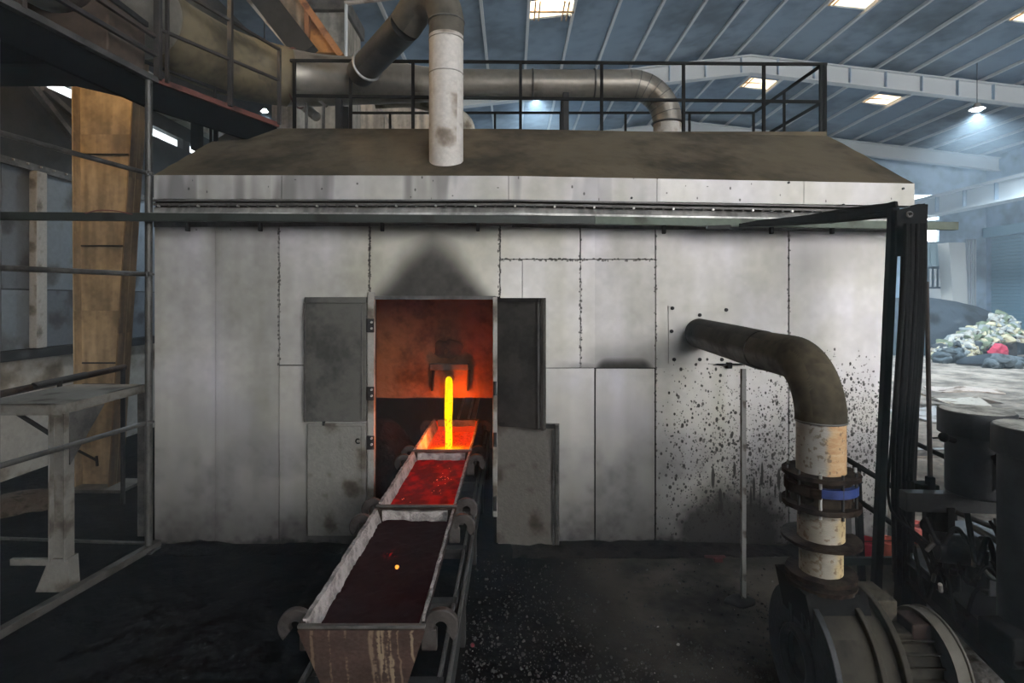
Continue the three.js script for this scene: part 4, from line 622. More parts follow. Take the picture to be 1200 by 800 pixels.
// ---------------------------------------------------------------- plant seen over the roof at upper left
{
  const D = 12.5, P = (px, py, d = D) => at(px, py, d), o = base('inclined_gallery', P(356, 55), 'inclined orange and tan conveyor gallery coming down behind the duct at upper left', 'conveyor');
  const th = V(0, 0, 1.2), orange = mat([0.42, 0.19, 0.055], { rough: 0.75, tex: 'grime', rep: 0.5 }), tanP = mat([0.27, 0.20, 0.13], { rough: 0.8, tex: 'streak', rep: 0.4 });
  part(o, 'side_sheet', prism([P(356, 62), P(362, 62), P(362, 10), P(345, -12), P(312, -12)].reverse(), th), tanP);
  part(o, 'side_sheet', prism([P(361, 62), P(396, 62), P(361, 12)].map((v) => v.add(V(0, 0, 0.02))), th), orange);
  part(o, 'top_chord', bar(P(340, -20, D - 0.1), P(400, 66, D - 0.1), 0.12, 0.14), mat([0.36, 0.16, 0.06], { rough: 0.7, tex: 'grime' }));
  part(o, 'web_post', bar(P(360, 8, D - 0.1), P(360, 66, D - 0.1), 0.1, 0.1), mat([0.2, 0.09, 0.04], { rough: 0.7 }));
  part(o, 'bottom_chord', bar(P(300, -14, D - 0.2), P(360, 64, D - 0.2), 0.3, 0.5), MAT.dark);
  part(o, 'lower_bar', bar(P(286, -6, D - 0.3), P(340, 58, D - 0.3), 0.08, 0.08), MAT.paleSteel);
  const b = base('junction_box', at(392, 118, 15), 'pale grey plant tower with a vertical pipe behind the orange gallery', 'plant tower');
  part(b, 'tower_wall', span(X(345, 15), X(404, 15), 5.0, Y(14, 15), -16.6, -15, 0.03), mat([0.33, 0.31, 0.27], { rough: 0.8, tex: 'streak', rep: 0.3 }));
  part(b, 'tower_cap', span(X(360, 15), X(407, 15), Y(13, 15), Y(-4, 15), -16.8, -14.9, 0.03), MAT.greySteel);
  part(b, 'tower_leg', [span(X(350, 15), X(355, 15), 0, 5.0, -15.4, -15.2, 0.01), span(X(398, 15), X(402, 15), 0, 5.0, -15.4, -15.2, 0.01), span(X(350, 15), X(355, 15), 0, 5.0, -16.5, -16.3, 0.01), span(X(398, 15), X(402, 15), 0, 5.0, -16.5, -16.3, 0.01)], MAT.greySteel);
  part(b, 'vertical_pipe', rod(V(X(405.5, 14.7), 5, -14.7), V(X(405.5, 14.7), Y(4, 14.7), -14.7), 0.045, 0.045, 12), MAT.purlin);
  part(b, 'cross_pipe', rod(at(404, 4, 14.7), at(540, -12, 14.7), 0.06, 0.06, 12), MAT.paleSteel);
  const s = base('filter_house', at(430, 150, 18), 'beige filter house wall glimpsed under the duct behind the roof railing', 'filter house');
  const cm = mat([0.55, 0.47, 0.38], { rough: 0.8, tex: 'streak', rep: 0.3 });
  for (let i = 0; i < 6; i++) part(s, 'wall_sheet', span(X(318 + i * 33, 18) + 0.01, X(351 + i * 33, 18) - 0.01, 4.0, Y(104, 18), -20, -18 - 0.01 * (i % 2), 0.01), cm);
  part(s, 'house_leg', [span(X(320, 18), X(324, 18), 0, 4, -18.4, -18.1, 0.01), span(X(510, 18), X(514, 18), 0, 4, -18.4, -18.1, 0.01)], MAT.greySteel);
  part(s, 'stack_strut', bar(at(440, 118, 17.6), at(462, 153, 17.6), 0.08, 0.08), MAT.paleSteel);
}
// ---------------------------------------------------------------- elbow pipe and blower at right
const dusty = (g, top, low) => {                            // dust lies on what faces up
  g = prep(g); const p = g.attributes.position, n = g.attributes.normal, c = new Float32Array(p.count * 3);
  for (let i = 0; i < p.count; i++) { const k = sstep(-0.25, 0.05, n.getY(i) + 0.25 * (n3(p.getX(i) * 9, p.getY(i) * 9, p.getZ(i) * 5) - 0.5)); for (let j = 0; j < 3; j++) c[i * 3 + j] = lerp(low[j], top[j], k); }
  g.setAttribute('color', new THREE.BufferAttribute(c, 3)); return g;
};
const PXX = 2.31, PD = 4.15, PR = 0.183, PV = 0.168;
{
  const o = base('elbow_pipe', V(PXX, 0.95, -PD), 'thick dust-brown elbow pipe coming out of the silver housing and turning down into the blower', 'pipe');
  const ax = [V(2.325, 2.625, -7.0), V(2.32, 2.6, -6.0), V(2.31, 2.575, -5.1)], dustM = mat([1, 1, 1], { rough: 0.85, tex: 'blotch', rep: 0.9, vc: true });
  part(o, 'horizontal_run', dusty(new THREE.TubeGeometry(new THREE.CatmullRomCurve3(ax), 40, PR, 40), [0.045, 0.039, 0.028], [0.15, 0.145, 0.135]), dustM);
  const el = []; for (let i = 0; i <= 12; i++) { const a = Math.PI / 2 * i / 12; el.push(V(2.31, 2.572 - 0.43 * (1 - Math.cos(a)), -(PD + 0.43) + 0.43 * Math.sin(a))); }
  part(o, 'elbow_bend', dusty(new THREE.TubeGeometry(new THREE.CatmullRomCurve3([V(2.31, 2.575, -5.1), ...el, V(2.31, 2.135, -PD)]), 70, (PR + PV) / 2, 40), [0.068, 0.056, 0.036], [0.12, 0.115, 0.1]), dustM);
  const pipeTex = tex(512, 256, (u, v) => { const a = fbm(u, v, 6, 4, 91), b = fbm(u, v, 24, 3, 92), du = Math.min(Math.abs(u - 0.125), Math.abs(u - 1.125)), st = sstep(0.185, 0.135, du + 0.07 * (a - 0.5)), sp = sstep(0.6, 0.72, fbm(u * 3, v, 14, 3, 93)); let c = [0.52 + 0.12 * (a - 0.5), 0.505 + 0.12 * (a - 0.5), 0.48 + 0.12 * (a - 0.5)]; const w = [0.68 - 0.1 * b, 0.585 - 0.16 * b, 0.45 - 0.18 * b]; c = c.map((x, i) => lerp(x, w[i], st)); return c.map((x, i) => lerp(x, [0.3, 0.24, 0.17][i], sp * 0.6)); });
  const pipeTex2 = tex(512, 256, (u, v) => { const a = fbm(u, v, 6, 4, 94), b = fbm(u, v, 24, 3, 95), sp = sstep(0.55, 0.7, fbm(u * 3, v, 12, 4, 96)), du = Math.min(Math.abs(u - 0.14), Math.abs(u - 1.14)), st = sstep(0.16, 0.06, du + 0.08 * (a - 0.5)); return [0.50 + 0.12 * st + 0.14 * (a - 0.5), 0.475 + 0.07 * st + 0.14 * (a - 0.5), 0.43 - 0.03 * st + 0.14 * (a - 0.5)].map((x, i) => lerp(x, [0.33, 0.25, 0.16][i], sp * 0.65 * (0.5 + b))); });
  const stained2 = new THREE.MeshStandardMaterial({ map: pipeTex2, roughness: 0.75, bumpMap: rp(T.fine, 3), bumpScale: 0.002 });
  const stained = new THREE.MeshStandardMaterial({ map: pipeTex, roughness: 0.7, bumpMap: rp(T.fine, 3), bumpScale: 0.002 });
  const vert = (y0, y1, r, nm) => part(o, nm, new THREE.CylinderGeometry(r, r, y1 - y0, 44, 1, true).translate(PXX, (y0 + y1) / 2, -PD), nm === 'drop_section' ? stained : stained2, true);
  vert(1.74, 2.14, PV, 'drop_section'); vert(1.26, 1.56, PV * 0.95, 'lower_section'); vert(0.93, 1.27, PV * 0.88, 'reducer');
  part(o, 'bend_joint', new THREE.TorusGeometry(PV + 0.004, 0.008, 8, 44).rotateX(Math.PI / 2).translate(PXX, 2.14, -PD), MAT.greySteel);
  const rusty = mat([0.045, 0.038, 0.032], { rough: 0.85, tex: 'rust', rep: 2, bump: 0.004 });
  const disc = (y, r, t, nm) => part(o, nm, roughen(new THREE.CylinderGeometry(r, r, t, 48, 2).translate(PXX, y, -PD), 0.004, 20), rusty);
  disc(1.755, 0.265, 0.03, 'flange'); disc(1.53, 0.265, 0.035, 'flange'); disc(1.265, 0.27, 0.022, 'flange'); disc(1.01, 0.24, 0.03, 'flange'); disc(0.945, 0.24, 0.03, 'flange');
  part(o, 'flexible_joint', roughen(new THREE.CylinderGeometry(0.2, 0.2, 0.2, 40, 8).translate(PXX, 1.64, -PD), 0.02, 12), mat([0.06, 0.055, 0.045], { rough: 0.9, tex: 'rust', rep: 2 }));
  const blue = mat([0.012, 0.028, 0.13], { rough: 0.6, tex: 'blotch' });
  part(o, 'blue_clamp', new THREE.CylinderGeometry(0.245, 0.245, 0.062, 20, 1, false, -0.55, 1.5).translate(PXX, 1.665, -PD), blue);
  part(o, 'clamp_band', [new THREE.CylinderGeometry(0.25, 0.25, 0.07, 30, 1, false, 1.2, 4.6).translate(PXX, 1.66, -PD)], rusty);
  for (let i = 0; i < 10; i++) { const a = i / 10 * Math.PI * 2 + 0.2; part(o, 'bolt', rod(V(PXX + 0.235 * Math.cos(a), 1.48, -PD + 0.235 * Math.sin(a)), V(PXX + 0.235 * Math.cos(a), 1.80, -PD + 0.235 * Math.sin(a)), 0.011, 0.011, 8), i % 3 ? MAT.dark : MAT.silver); }
  part(o, 'hanger_bar', [bar(V(PXX + 0.22, 1.75, -PD - 0.06), V(PXX + 0.24, 1.2, -PD - 0.06), 0.03, 0.05), bar(V(PXX + 0.255, 1.7, -PD - 0.2), V(PXX + 0.32, 0.95, -PD - 0.3), 0.03, 0.05)], MAT.dark);
}
{
  const cz = -4.12, cy = 0.39, x0 = 2.14, x1 = 2.62, R = 0.49, o = base('blower', V(2.4, 0, cz), 'dark scroll-cased blower with open round inlet under the elbow pipe', 'blower');
  const bl = mat([0.018, 0.0205, 0.024], { rough: 0.6, tex: 'blotch', rep: 1, bump: 0.003 }), dustB = mat([0.036, 0.032, 0.025], { rough: 0.9, tex: 'blotch', rep: 1 });
  const face = new THREE.Shape(); face.absarc(0, 0, R, 0, Math.PI * 2); const hole = new THREE.Path(); hole.absarc(0, 0, 0.17, 0, Math.PI * 2, true); face.holes.push(hole);
  const plate = (x, t, rr) => { const s = new THREE.Shape(); s.absarc(0, 0, rr, 0, Math.PI * 2); s.holes.push(hole); return new THREE.ExtrudeGeometry(s, { depth: t, bevelEnabled: true, bevelSize: 0.008, bevelThickness: 0.008, bevelSegments: 2, curveSegments: 48 }).rotateY(Math.PI / 2).translate(x, cy, cz); };
  part(o, 'inlet_cover', plate(x0, 0.03, R), bl);
  part(o, 'casing_band', rod(V(x0 + 0.03, cy, cz), V(x1, cy, cz), R - 0.03, R - 0.03, 64), dustB);
  part(o, 'casing_ring', plate(x0 + 0.3, 0.025, R + 0.005), dustB); part(o, 'casing_ring', plate(x1 - 0.03, 0.03, R + 0.02), dustB);
  part(o, 'inlet_ring', [new THREE.TorusGeometry(0.195, 0.03, 12, 48).rotateY(Math.PI / 2).translate(x0 - 0.03, cy, cz), new THREE.CylinderGeometry(0.225, 0.225, 0.06, 48, 1, true).rotateZ(Math.PI / 2).translate(x0 - 0.02, cy, cz)], bl);
  part(o, 'inlet_throat', new THREE.CylinderGeometry(0.168, 0.168, 0.36, 40, 1, true).rotateZ(Math.PI / 2).translate(x0 + 0.17, cy, cz), mat([0.006, 0.006, 0.006], { rough: 0.9, double: true }));
  part(o, 'outlet_neck', [prism([V(x0 + 0.0, 0.60, -PD + 0.26), V(x1 - 0.05, 0.6, -PD + 0.26), V(PXX + 0.22, 0.94, -PD + 0.2), V(PXX - 0.22, 0.94, -PD + 0.2)], V(0, 0, 0.46))], MAT.black);
  for (const t of [0.5, 0.62]) part(o, 'casting_rib', bar(V(x0 - 0.01, cy + 0.44, cz - 0.22 + t * 0.2), V(x0 - 0.01, cy + 0.2, cz - 0.22 + t * 0.2), 0.02, 0.02), bl);
  part(o, 'casting_mark', [bar(V(x0 - 0.012, cy + 0.42, cz + 0.06), V(x0 - 0.012, cy + 0.24, cz + 0.08), 0.022, 0.022), bar(V(x0 - 0.012, cy + 0.42, cz + 0.06), V(x0 - 0.012, cy + 0.24, cz + 0.17), 0.022, 0.022), bar(V(x0 - 0.012, cy + 0.38, cz + 0.15), V(x0 - 0.012, cy + 0.2, cz + 0.19), 0.022, 0.022)], bl);
  part(o, 'foot', [span(x0 + 0.03, x1 - 0.03, 0, 0.12, cz - 0.45, cz + 0.45, 0.01)], MAT.dark);
  part(o, 'shaft_cover', [span(x1, x1 + 0.3, 0.34, 0.62, cz - 0.18, cz + 0.1, 0.02)], dustB);
  part(o, 'bearing_block', [span(x1 + 0.02, x1 + 0.28, 0.62, 0.78, cz - 0.35, cz - 0.05, 0.012)], mat([0.075, 0.066, 0.05], { rough: 0.9, tex: 'blotch' }));
  part(o, 'motor_body', [rod(V(x1 + 0.1, cy - 0.02, cz), V(x1 + 0.62, cy - 0.02, cz), 0.22, 0.22, 32)], dustB);
  const fins = []; for (let i = 0; i < 18; i++) { const a = i / 18 * Math.PI * 2; fins.push(new THREE.BoxGeometry(0.42, 0.012, 0.04).translate(0, 0, 0.235).rotateX(a).translate(x1 + 0.36, cy - 0.02, cz)); } part(o, 'motor_fins', fins, dustB);
  part(o, 'guard_ring', [new THREE.CylinderGeometry(0.37, 0.37, 0.1, 48, 1, true).rotateZ(Math.PI / 2).translate(x1 + 0.46, cy - 0.04, cz), new THREE.TorusGeometry(0.37, 0.012, 8, 48).rotateY(Math.PI / 2).translate(x1 + 0.51, cy - 0.04, cz), new THREE.RingGeometry(0.22, 0.37, 48).rotateY(-Math.PI / 2).translate(x1 + 0.42, cy - 0.04, cz)], mat([0.085, 0.076, 0.06], { rough: 0.7, tex: 'grime', double: true }));
  part(o, 'terminal_box', [span(x1 + 0.28, x1 + 0.46, cy + 0.16, cy + 0.3, cz - 0.1, cz + 0.1, 0.015)], mat([0.022, 0.014, 0.011], { rough: 0.85 }));
}
// ---------------------------------------------------------------- cable mast with hanging black cables
{
  const o = base('cable_mast', at(1055, 715, 5.43).setY(0), 'tall black twin-post mast draped with hanging black cables at the right end of the housing', 'cable mast'), A = (px, py, d = 5.45) => at(px, py, d);
  part(o, 'post', bar(A(1047, 244, 5.5), V(X(1026, 5.6), 0, -5.6), 0.075, 0.075), MAT.black);
  part(o, 'post', bar(A(1077, 240), V(X(1057, 5.45), 0, -5.45), 0.11, 0.1), MAT.black);
  part(o, 'head_plate', prism([A(1051, 300, 5.38), A(1084, 300, 5.38), A(1084, 238, 5.38), A(1051, 246, 5.38)], V(0, 0, 0.03)), MAT.black);
  part(o, 'head_ring', [new THREE.TorusGeometry(0.024, 0.009, 8, 20).translate(X(1066, 5.35), Y(251, 5.35), -5.35)], MAT.greySteel);
  part(o, 'foot_plate', box(X(1056, 5.45), 0.012, -5.45, 0.3, 0.024, 0.3, 0.004), MAT.dark);
  const r = rng(33);
  for (let i = 0; i < 16; i++) {
    const u = i / 15, px0 = 1062 + 21 * u, px1 = 1048 + 18 * u + (r() - 0.5) * 4, py1 = 560 + 150 * r(), d = 5.33 - 0.06 * r(), sw = (r() - 0.5) * 6;
    part(o, 'cable', tube([A(px0, 262, d), A(px0 - 1 + sw * 0.3, 330, d), A(lerp(px0, px1, 0.5) + sw, 440, d), A(px1 + sw * 0.5, 540, d), A(px1, py1, d - 0.02)], 0.017 + 0.008 * r(), 30, 7), MAT.black);
  }
  for (let i = 0; i < 4; i++) { const px = 1058 + 3 * i; part(o, 'cable', tube([A(px, 262, 5.42), A(px - 3 - i, 360, 5.42), A(px - 12 + 3 * i, 500, 5.4), A(1042 + 6 * i, 590, 5.3), A(1075 + 3 * i, 626 + 7 * i, 5.1), A(1112, 650 + 6 * i, 4.9)], 0.014, 44, 7), MAT.black); }
  // strap of cables from the tray to the mast head
  for (let i = 0; i < 6; i++) part(o, 'feed_cable', tube([at(866 + 4 * i, 264 - i * 0.8, 6.45), at(930 + 3 * i, 262 - i * 1.6, 6.3), at(990, 258 - i * 2.4, 5.95), at(1049, 252 - i * 2.6, 5.5)], 0.02, 30, 7), MAT.black);
  part(o, 'feed_arm', bar(at(972, 259, 6.1), at(1051, 239, 5.48), 0.05, 0.06), MAT.black);
}
{
  solo('thin_pole', [rod(at(1086, 330, 6.2), V(X(1092, 6.2), 0, -6.2), 0.022, 0.026, 10), box(X(1092, 6.2), 0.01, -6.2, 0.16, 0.02, 0.16, 0.004)], mat([0.04, 0.033, 0.03], { rough: 0.7, tex: 'rust' }), 'thin dark rusty pole standing just right of the cable mast', 'pole');
  const d = 5.58, x = X(871, d), o = base('gauge_pole', V(x, 0, -d), 'thin grey weathered steel pole standing on the soot in front of the splashed sheets', 'pole');
  part(o, 'pole_angle', [span(x - 0.03, x + 0.03, 0.03, Y(432, d), -d - 0.004, -d + 0.002, 0.002), span(x - 0.03, x - 0.024, 0.03, Y(432, d), -d, -d + 0.04, 0.002)], mat([0.19, 0.185, 0.175], { rough: 0.75, tex: 'grime', rep: 2.3 }));
  part(o, 'pole_foot', roughen(new THREE.SphereGeometry(0.16, 20, 10, 0, 6.3, 0, 1.57).scale(1, 0.35, 0.7).translate(x - 0.03, 0, -d), 0.02, 14), MAT.dark);
}
// slanting handrail behind the mast and floor-level red tubs
{
  const o = base('pipe_handrail', at(1030, 600, 6.3).setY(0), 'black slanting pipe handrail between the elbow pipe and the cable mast', 'railing');
  part(o, 'rail', rod(at(976, 528, 6.1), at(1114, 611, 5.6), 0.028, 0.028, 10), MAT.black);
  part(o, 'rail', rod(at(985, 572, 6.1), at(1085, 640, 5.6), 0.028, 0.028, 10), MAT.black);
  part(o, 'post', [bar(at(1004, 545, 6.0), V(X(1010, 6.0), 0, -6.0), 0.06, 0.06)], MAT.black); part(o, 'post', [bar(at(1085, 595, 5.7), V(X(1086, 5.7), 0, -5.7), 0.05, 0.05)], MAT.black);
  part(o, 'kick_bar', bar(V(X(985, 5.9), 0.26, -5.9), V(X(1062, 5.9), 0.27, -5.9), 0.04, 0.08), MAT.dark);
  const h2 = base('pipe_handrail', at(1092, 530, 6.6).setY(0), 'black slanting rail behind the filter canisters at right', 'railing');
  part(h2, 'rail', rod(at(1066, 516, 6.9), at(1120, 541, 6.3), 0.028, 0.028, 10), MAT.black); part(h2, 'post', rod(at(1118, 540, 6.32), V(X(1118, 6.32), 0, -6.32), 0.03, 0.03, 10), MAT.black); part(h2, 'post', rod(at(1068, 517, 6.88), V(X(1068, 6.88), 0, -6.88), 0.03, 0.03, 10), MAT.black);
}
function tub(px, py, d, r, h, col, label) {
  const c = at(px, py, d), y = 0, o = base('plastic_tub', V(c.x, y, c.z), label, 'tub', 'red tubs on the floor');
  const m = mat(col, { rough: 0.45, double: true });
  part(o, 'tub_body', new THREE.LatheGeometry([[0.001, 0.012], [r * 0.78, 0.0], [r * 0.82, 0.012], [r, h], [r * 0.97, h], [r * 0.78, 0.03], [0.001, 0.03]].map(([a, b]) => new THREE.Vector2(a, b)), 28).translate(c.x, y, c.z), m);
  part(o, 'tub_rim', new THREE.TorusGeometry(r, 0.012, 8, 28).rotateX(Math.PI / 2).translate(c.x, y + h, c.z), m);
  part(o, 'tub_handle', new THREE.TorusGeometry(r * 0.98, 0.006, 6, 20, Math.PI).rotateX(1.2).translate(c.x, y + h, c.z), MAT.dark);
}
tub(1017, 648, 6.6, 0.13, 0.17, [0.42, 0.015, 0.03], 'crimson red plastic tub on the floor left of the thin mast post');
tub(1041, 652, 6.5, 0.13, 0.22, [0.50, 0.10, 0.06], 'faded orange-red plastic tub seen between the two mast posts');
tub(1073, 632, 7.0, 0.15, 0.2, [0.50, 0.12, 0.10], 'pale red plastic tub behind the cable mast at right');
// ---------------------------------------------------------------- hydraulic station with filter canisters at lower right
{
  const o = base('hydraulic_station', V(4.1, 0, -4.5), 'black hydraulic station with pipes, valves and motor on a skid at lower right', 'hydraulic station'), m = MAT.black, s = mat([0.008, 0.008, 0.0085], { rough: 0.5, tex: 'blotch', rep: 2 });
  const A = V(3.86, 0.46, -5.5), B = V(3.50, 0.46, -3.75);
  part(o, 'skid_beam', ibeam(A, B, 0.14, 0.2, 0.02, 0.02), m);
  part(o, 'skid_beam', ibeam(A.clone().add(V(1.2, 0, 0)), B.clone().add(V(1.2, 0, 0)), 0.14, 0.2, 0.02, 0.02), m);
  part(o, 'skid_deck', prism([V(B.x, 0.58, B.z), V(B.x + 1.2, 0.58, B.z), V(A.x + 1.2, 0.58, A.z), V(A.x + 0.0, 0.58, A.z)], V(0, 0.02, 0)), s);
  for (const t of [0.02, 0.5, 0.93]) { const p = A.clone().lerp(B, t); part(o, 'cross_beam', bar(p, p.clone().add(V(1.2, 0, 0)), 0.1, 0.16), m); }
  for (const [t, dx] of [[0.9, 0.06], [0.05, 0.1], [0.9, 1.2], [0.05, 1.2]]) { const p = A.clone().lerp(B, t); part(o, 'leg', span(p.x + dx - 0.06, p.x + dx + 0.06, 0, 0.37, p.z - 0.06, p.z + 0.06, 0.006), m); part(o, 'foot_plate', span(p.x + dx - 0.09, p.x + dx + 0.09, 0, 0.015, p.z - 0.09, p.z + 0.09, 0.003), m); }
  part(o, 'upper_beam', bar(at(1058, 586, 4.75), at(1215, 590, 4.7), 0.1, 0.16), s);
  part(o, 'frame_post', [bar(at(1098, 594, 4.75), V(X(1098, 4.75), 0.58, -4.75), 0.07, 0.07)], m); part(o, 'frame_post', [bar(at(1112, 594, 4.7), V(X(1112, 4.7), 0.58, -4.7), 0.06, 0.06)], m); part(o, 'frame_post', [bar(at(1198, 594, 4.7), V(X(1198, 4.7), 0.58, -4.7), 0.09, 0.09)], m);
  part(o, 'tank', [span(X(1118, 4.9), X(1118, 4.9) + 0.75, 0.6, 0.98, -5.2, -4.55, 0.02)], s);
  part(o, 'motor', [rod(at(1097, 640, 4.6), at(1146, 646, 4.5), 0.12, 0.12, 24), rod(at(1092, 640, 4.62), at(1099, 640, 4.6), 0.09, 0.12, 24)], s);
  part(o, 'valve_block', [box(X(1084, 4.9), Y(572, 4.9), -4.9, 0.16, 0.1, 0.14, 0.012), box(X(1090, 4.85), Y(566, 4.85), -4.85, 0.06, 0.12, 0.06, 0.01), rod(at(1076, 566, 4.9), at(1076, 574, 4.9), 0.03, 0.03, 12)], m);
  part(o, 'hand_wheel', [new THREE.CylinderGeometry(0.065, 0.065, 0.03, 20).rotateX(Math.PI / 2).translate(X(1088, 4.75), Y(615, 4.75), -4.75), rod(at(1088, 594, 4.76), at(1088, 632, 4.76), 0.02, 0.02, 10)], m);
  part(o, 'hand_wheel', [new THREE.CylinderGeometry(0.065, 0.065, 0.05, 20).rotateX(Math.PI / 2).translate(X(1177, 4.2), Y(540, 4.2), -4.2), rod(V(X(1177, 4.2), Y(540, 4.2), -4.2), V(X(1177, 4.4), Y(540, 4.4), -4.5), 0.02, 0.02, 10)], m);
  part(o, 'grey_pipe', rod(at(1138, 616, 4.4), at(1200, 652, 4.1), 0.025, 0.025, 12), MAT.greySteel);
  part(o, 'grey_pipe', rod(at(1120, 600, 4.6), at(1200, 632, 4.3), 0.02, 0.02, 12), MAT.dark);
  const r = rng(44);
  for (let i = 0; i < 18; i++) { const x0 = 1066 + 120 * r(), y0 = 596 + 70 * r(), x1 = x0 + 20 + 70 * r(), y1 = y0 + 20 + 40 * r(), d = 4.2 + 0.6 * r(); part(o, 'hose', tube([at(x0, y0, d), at(lerp(x0, x1, 0.35), Math.max(y0, y1) + 14 * r(), d - 0.08), at(lerp(x0, x1, 0.7), lerp(y0, y1, 0.5) + 10 * (r() - 0.5), d - 0.1), at(x1, Math.min(y1, 690), d)], 0.012 + 0.01 * r(), 30, 8), i % 6 ? m : MAT.greySteel); }
  for (let i = 0; i < 9; i++) { const px = 1080 + 110 * r(), py = 640 + 55 * r(), d = 4.3 + 0.4 * r(), p = at(px, py, d); part(o, 'fitting', rod(p, p.clone().add(V(0.07 * (r() - 0.5), 0.07, 0.03)), 0.016, 0.016, 8), r() < 0.4 ? MAT.paleSteel : MAT.greySteel); }
  for (let i = 0; i < 7; i++) { const px = 1085 + 105 * r(), py = 650 + 30 * r(), d = 4.4 + 0.3 * r(); part(o, 'pump_head', [rod(at(px, py + 10, d), at(px, py - 8, d), 0.05, 0.045, 16), rod(at(px, py - 8, d), at(px, py - 13, d), 0.03, 0.03, 12)], s); }
  part(o, 'side_box', [span(X(1172, 3.9), X(1172, 3.9) + 0.4, 0.5, 0.72, -4.1, -3.8, 0.02)], MAT.black);
}
function canister(px, d, pyTop, rl, rb, y0, label) {
  const x = X(px, d), t = Y(pyTop, d), o = base('filter_canister', V(x, y0, -d), label, 'canister', 'filter canisters on the hydraulic station'), m = mat([0.018, 0.02, 0.023], { rough: 0.5, tex: 'blotch', rep: 1.5 });
  const L = (pts) => new THREE.LatheGeometry(pts.map(([a, b]) => new THREE.Vector2(a, b)), 40).translate(x, 0, -d);
  part(o, 'lid', L([[0.001, t], [rl - 0.015, t], [rl, t - 0.012], [rl, t - 0.2], [rb, t - 0.21]]), m);
  const dm = part(o, 'lid_dust', L([[0.001, t + 0.006], [rl - 0.02, t + 0.004], [rl - 0.012, t]]), mat([0.5, 0.5, 0.46], { rough: 0.95, tex: 'blotch', rep: 2 }));
  part(o, 'body', L([[rb, t - 0.2], [rb, y0 + 0.02], [rb * 0.97, y0], [0.001, y0]]), m);
  part(o, 'drain_pipe', rod(V(x - 0.02, t - 0.32, -d + rb + 0.02), V(x - 0.02, y0 + 0.1, -d + rb + 0.02), 0.012, 0.012, 8), MAT.dark);
  return o;
}
{
  const c = canister(1144, 4.7, 480, 0.268, 0.215, 1.40, 'leftmost black filter canister, its wide lid grey with dust');
  part(c, 'valve_knob', [new THREE.SphereGeometry(0.04, 16, 12).translate(X(1106, 4.6), Y(512, 4.6), -4.6), rod(at(1106, 512, 4.6), at(1118, 516, 4.62), 0.02, 0.025, 10), rod(at(1093, 513, 4.6), at(1104, 513, 4.6), 0.008, 0.008, 6)], MAT.black);
  canister(1218, 4.0, 500, 0.27, 0.235, 0.6, 'nearest tall black filter canister cut by the right picture edge');
  canister(1212, 5.35, 486, 0.28, 0.22, 1.3, 'rear black filter canister, only its dusty lid edge showing at right');
  const r = base('canister_bracket', at(1212, 590, 5.3).setY(0), 'black bracket post carrying the rear filter canister', 'bracket'); part(r, 'bracket_post', [span(X(1212, 5.35) - 0.06, X(1212, 5.35) + 0.06, 0, 1.24, -5.41, -5.29, 0.006)], MAT.black); part(r, 'bracket_plate', span(X(1212, 5.35) - 0.2, X(1212, 5.35) + 0.2, 1.24, 1.3, -5.55, -5.15, 0.006), MAT.black);
}
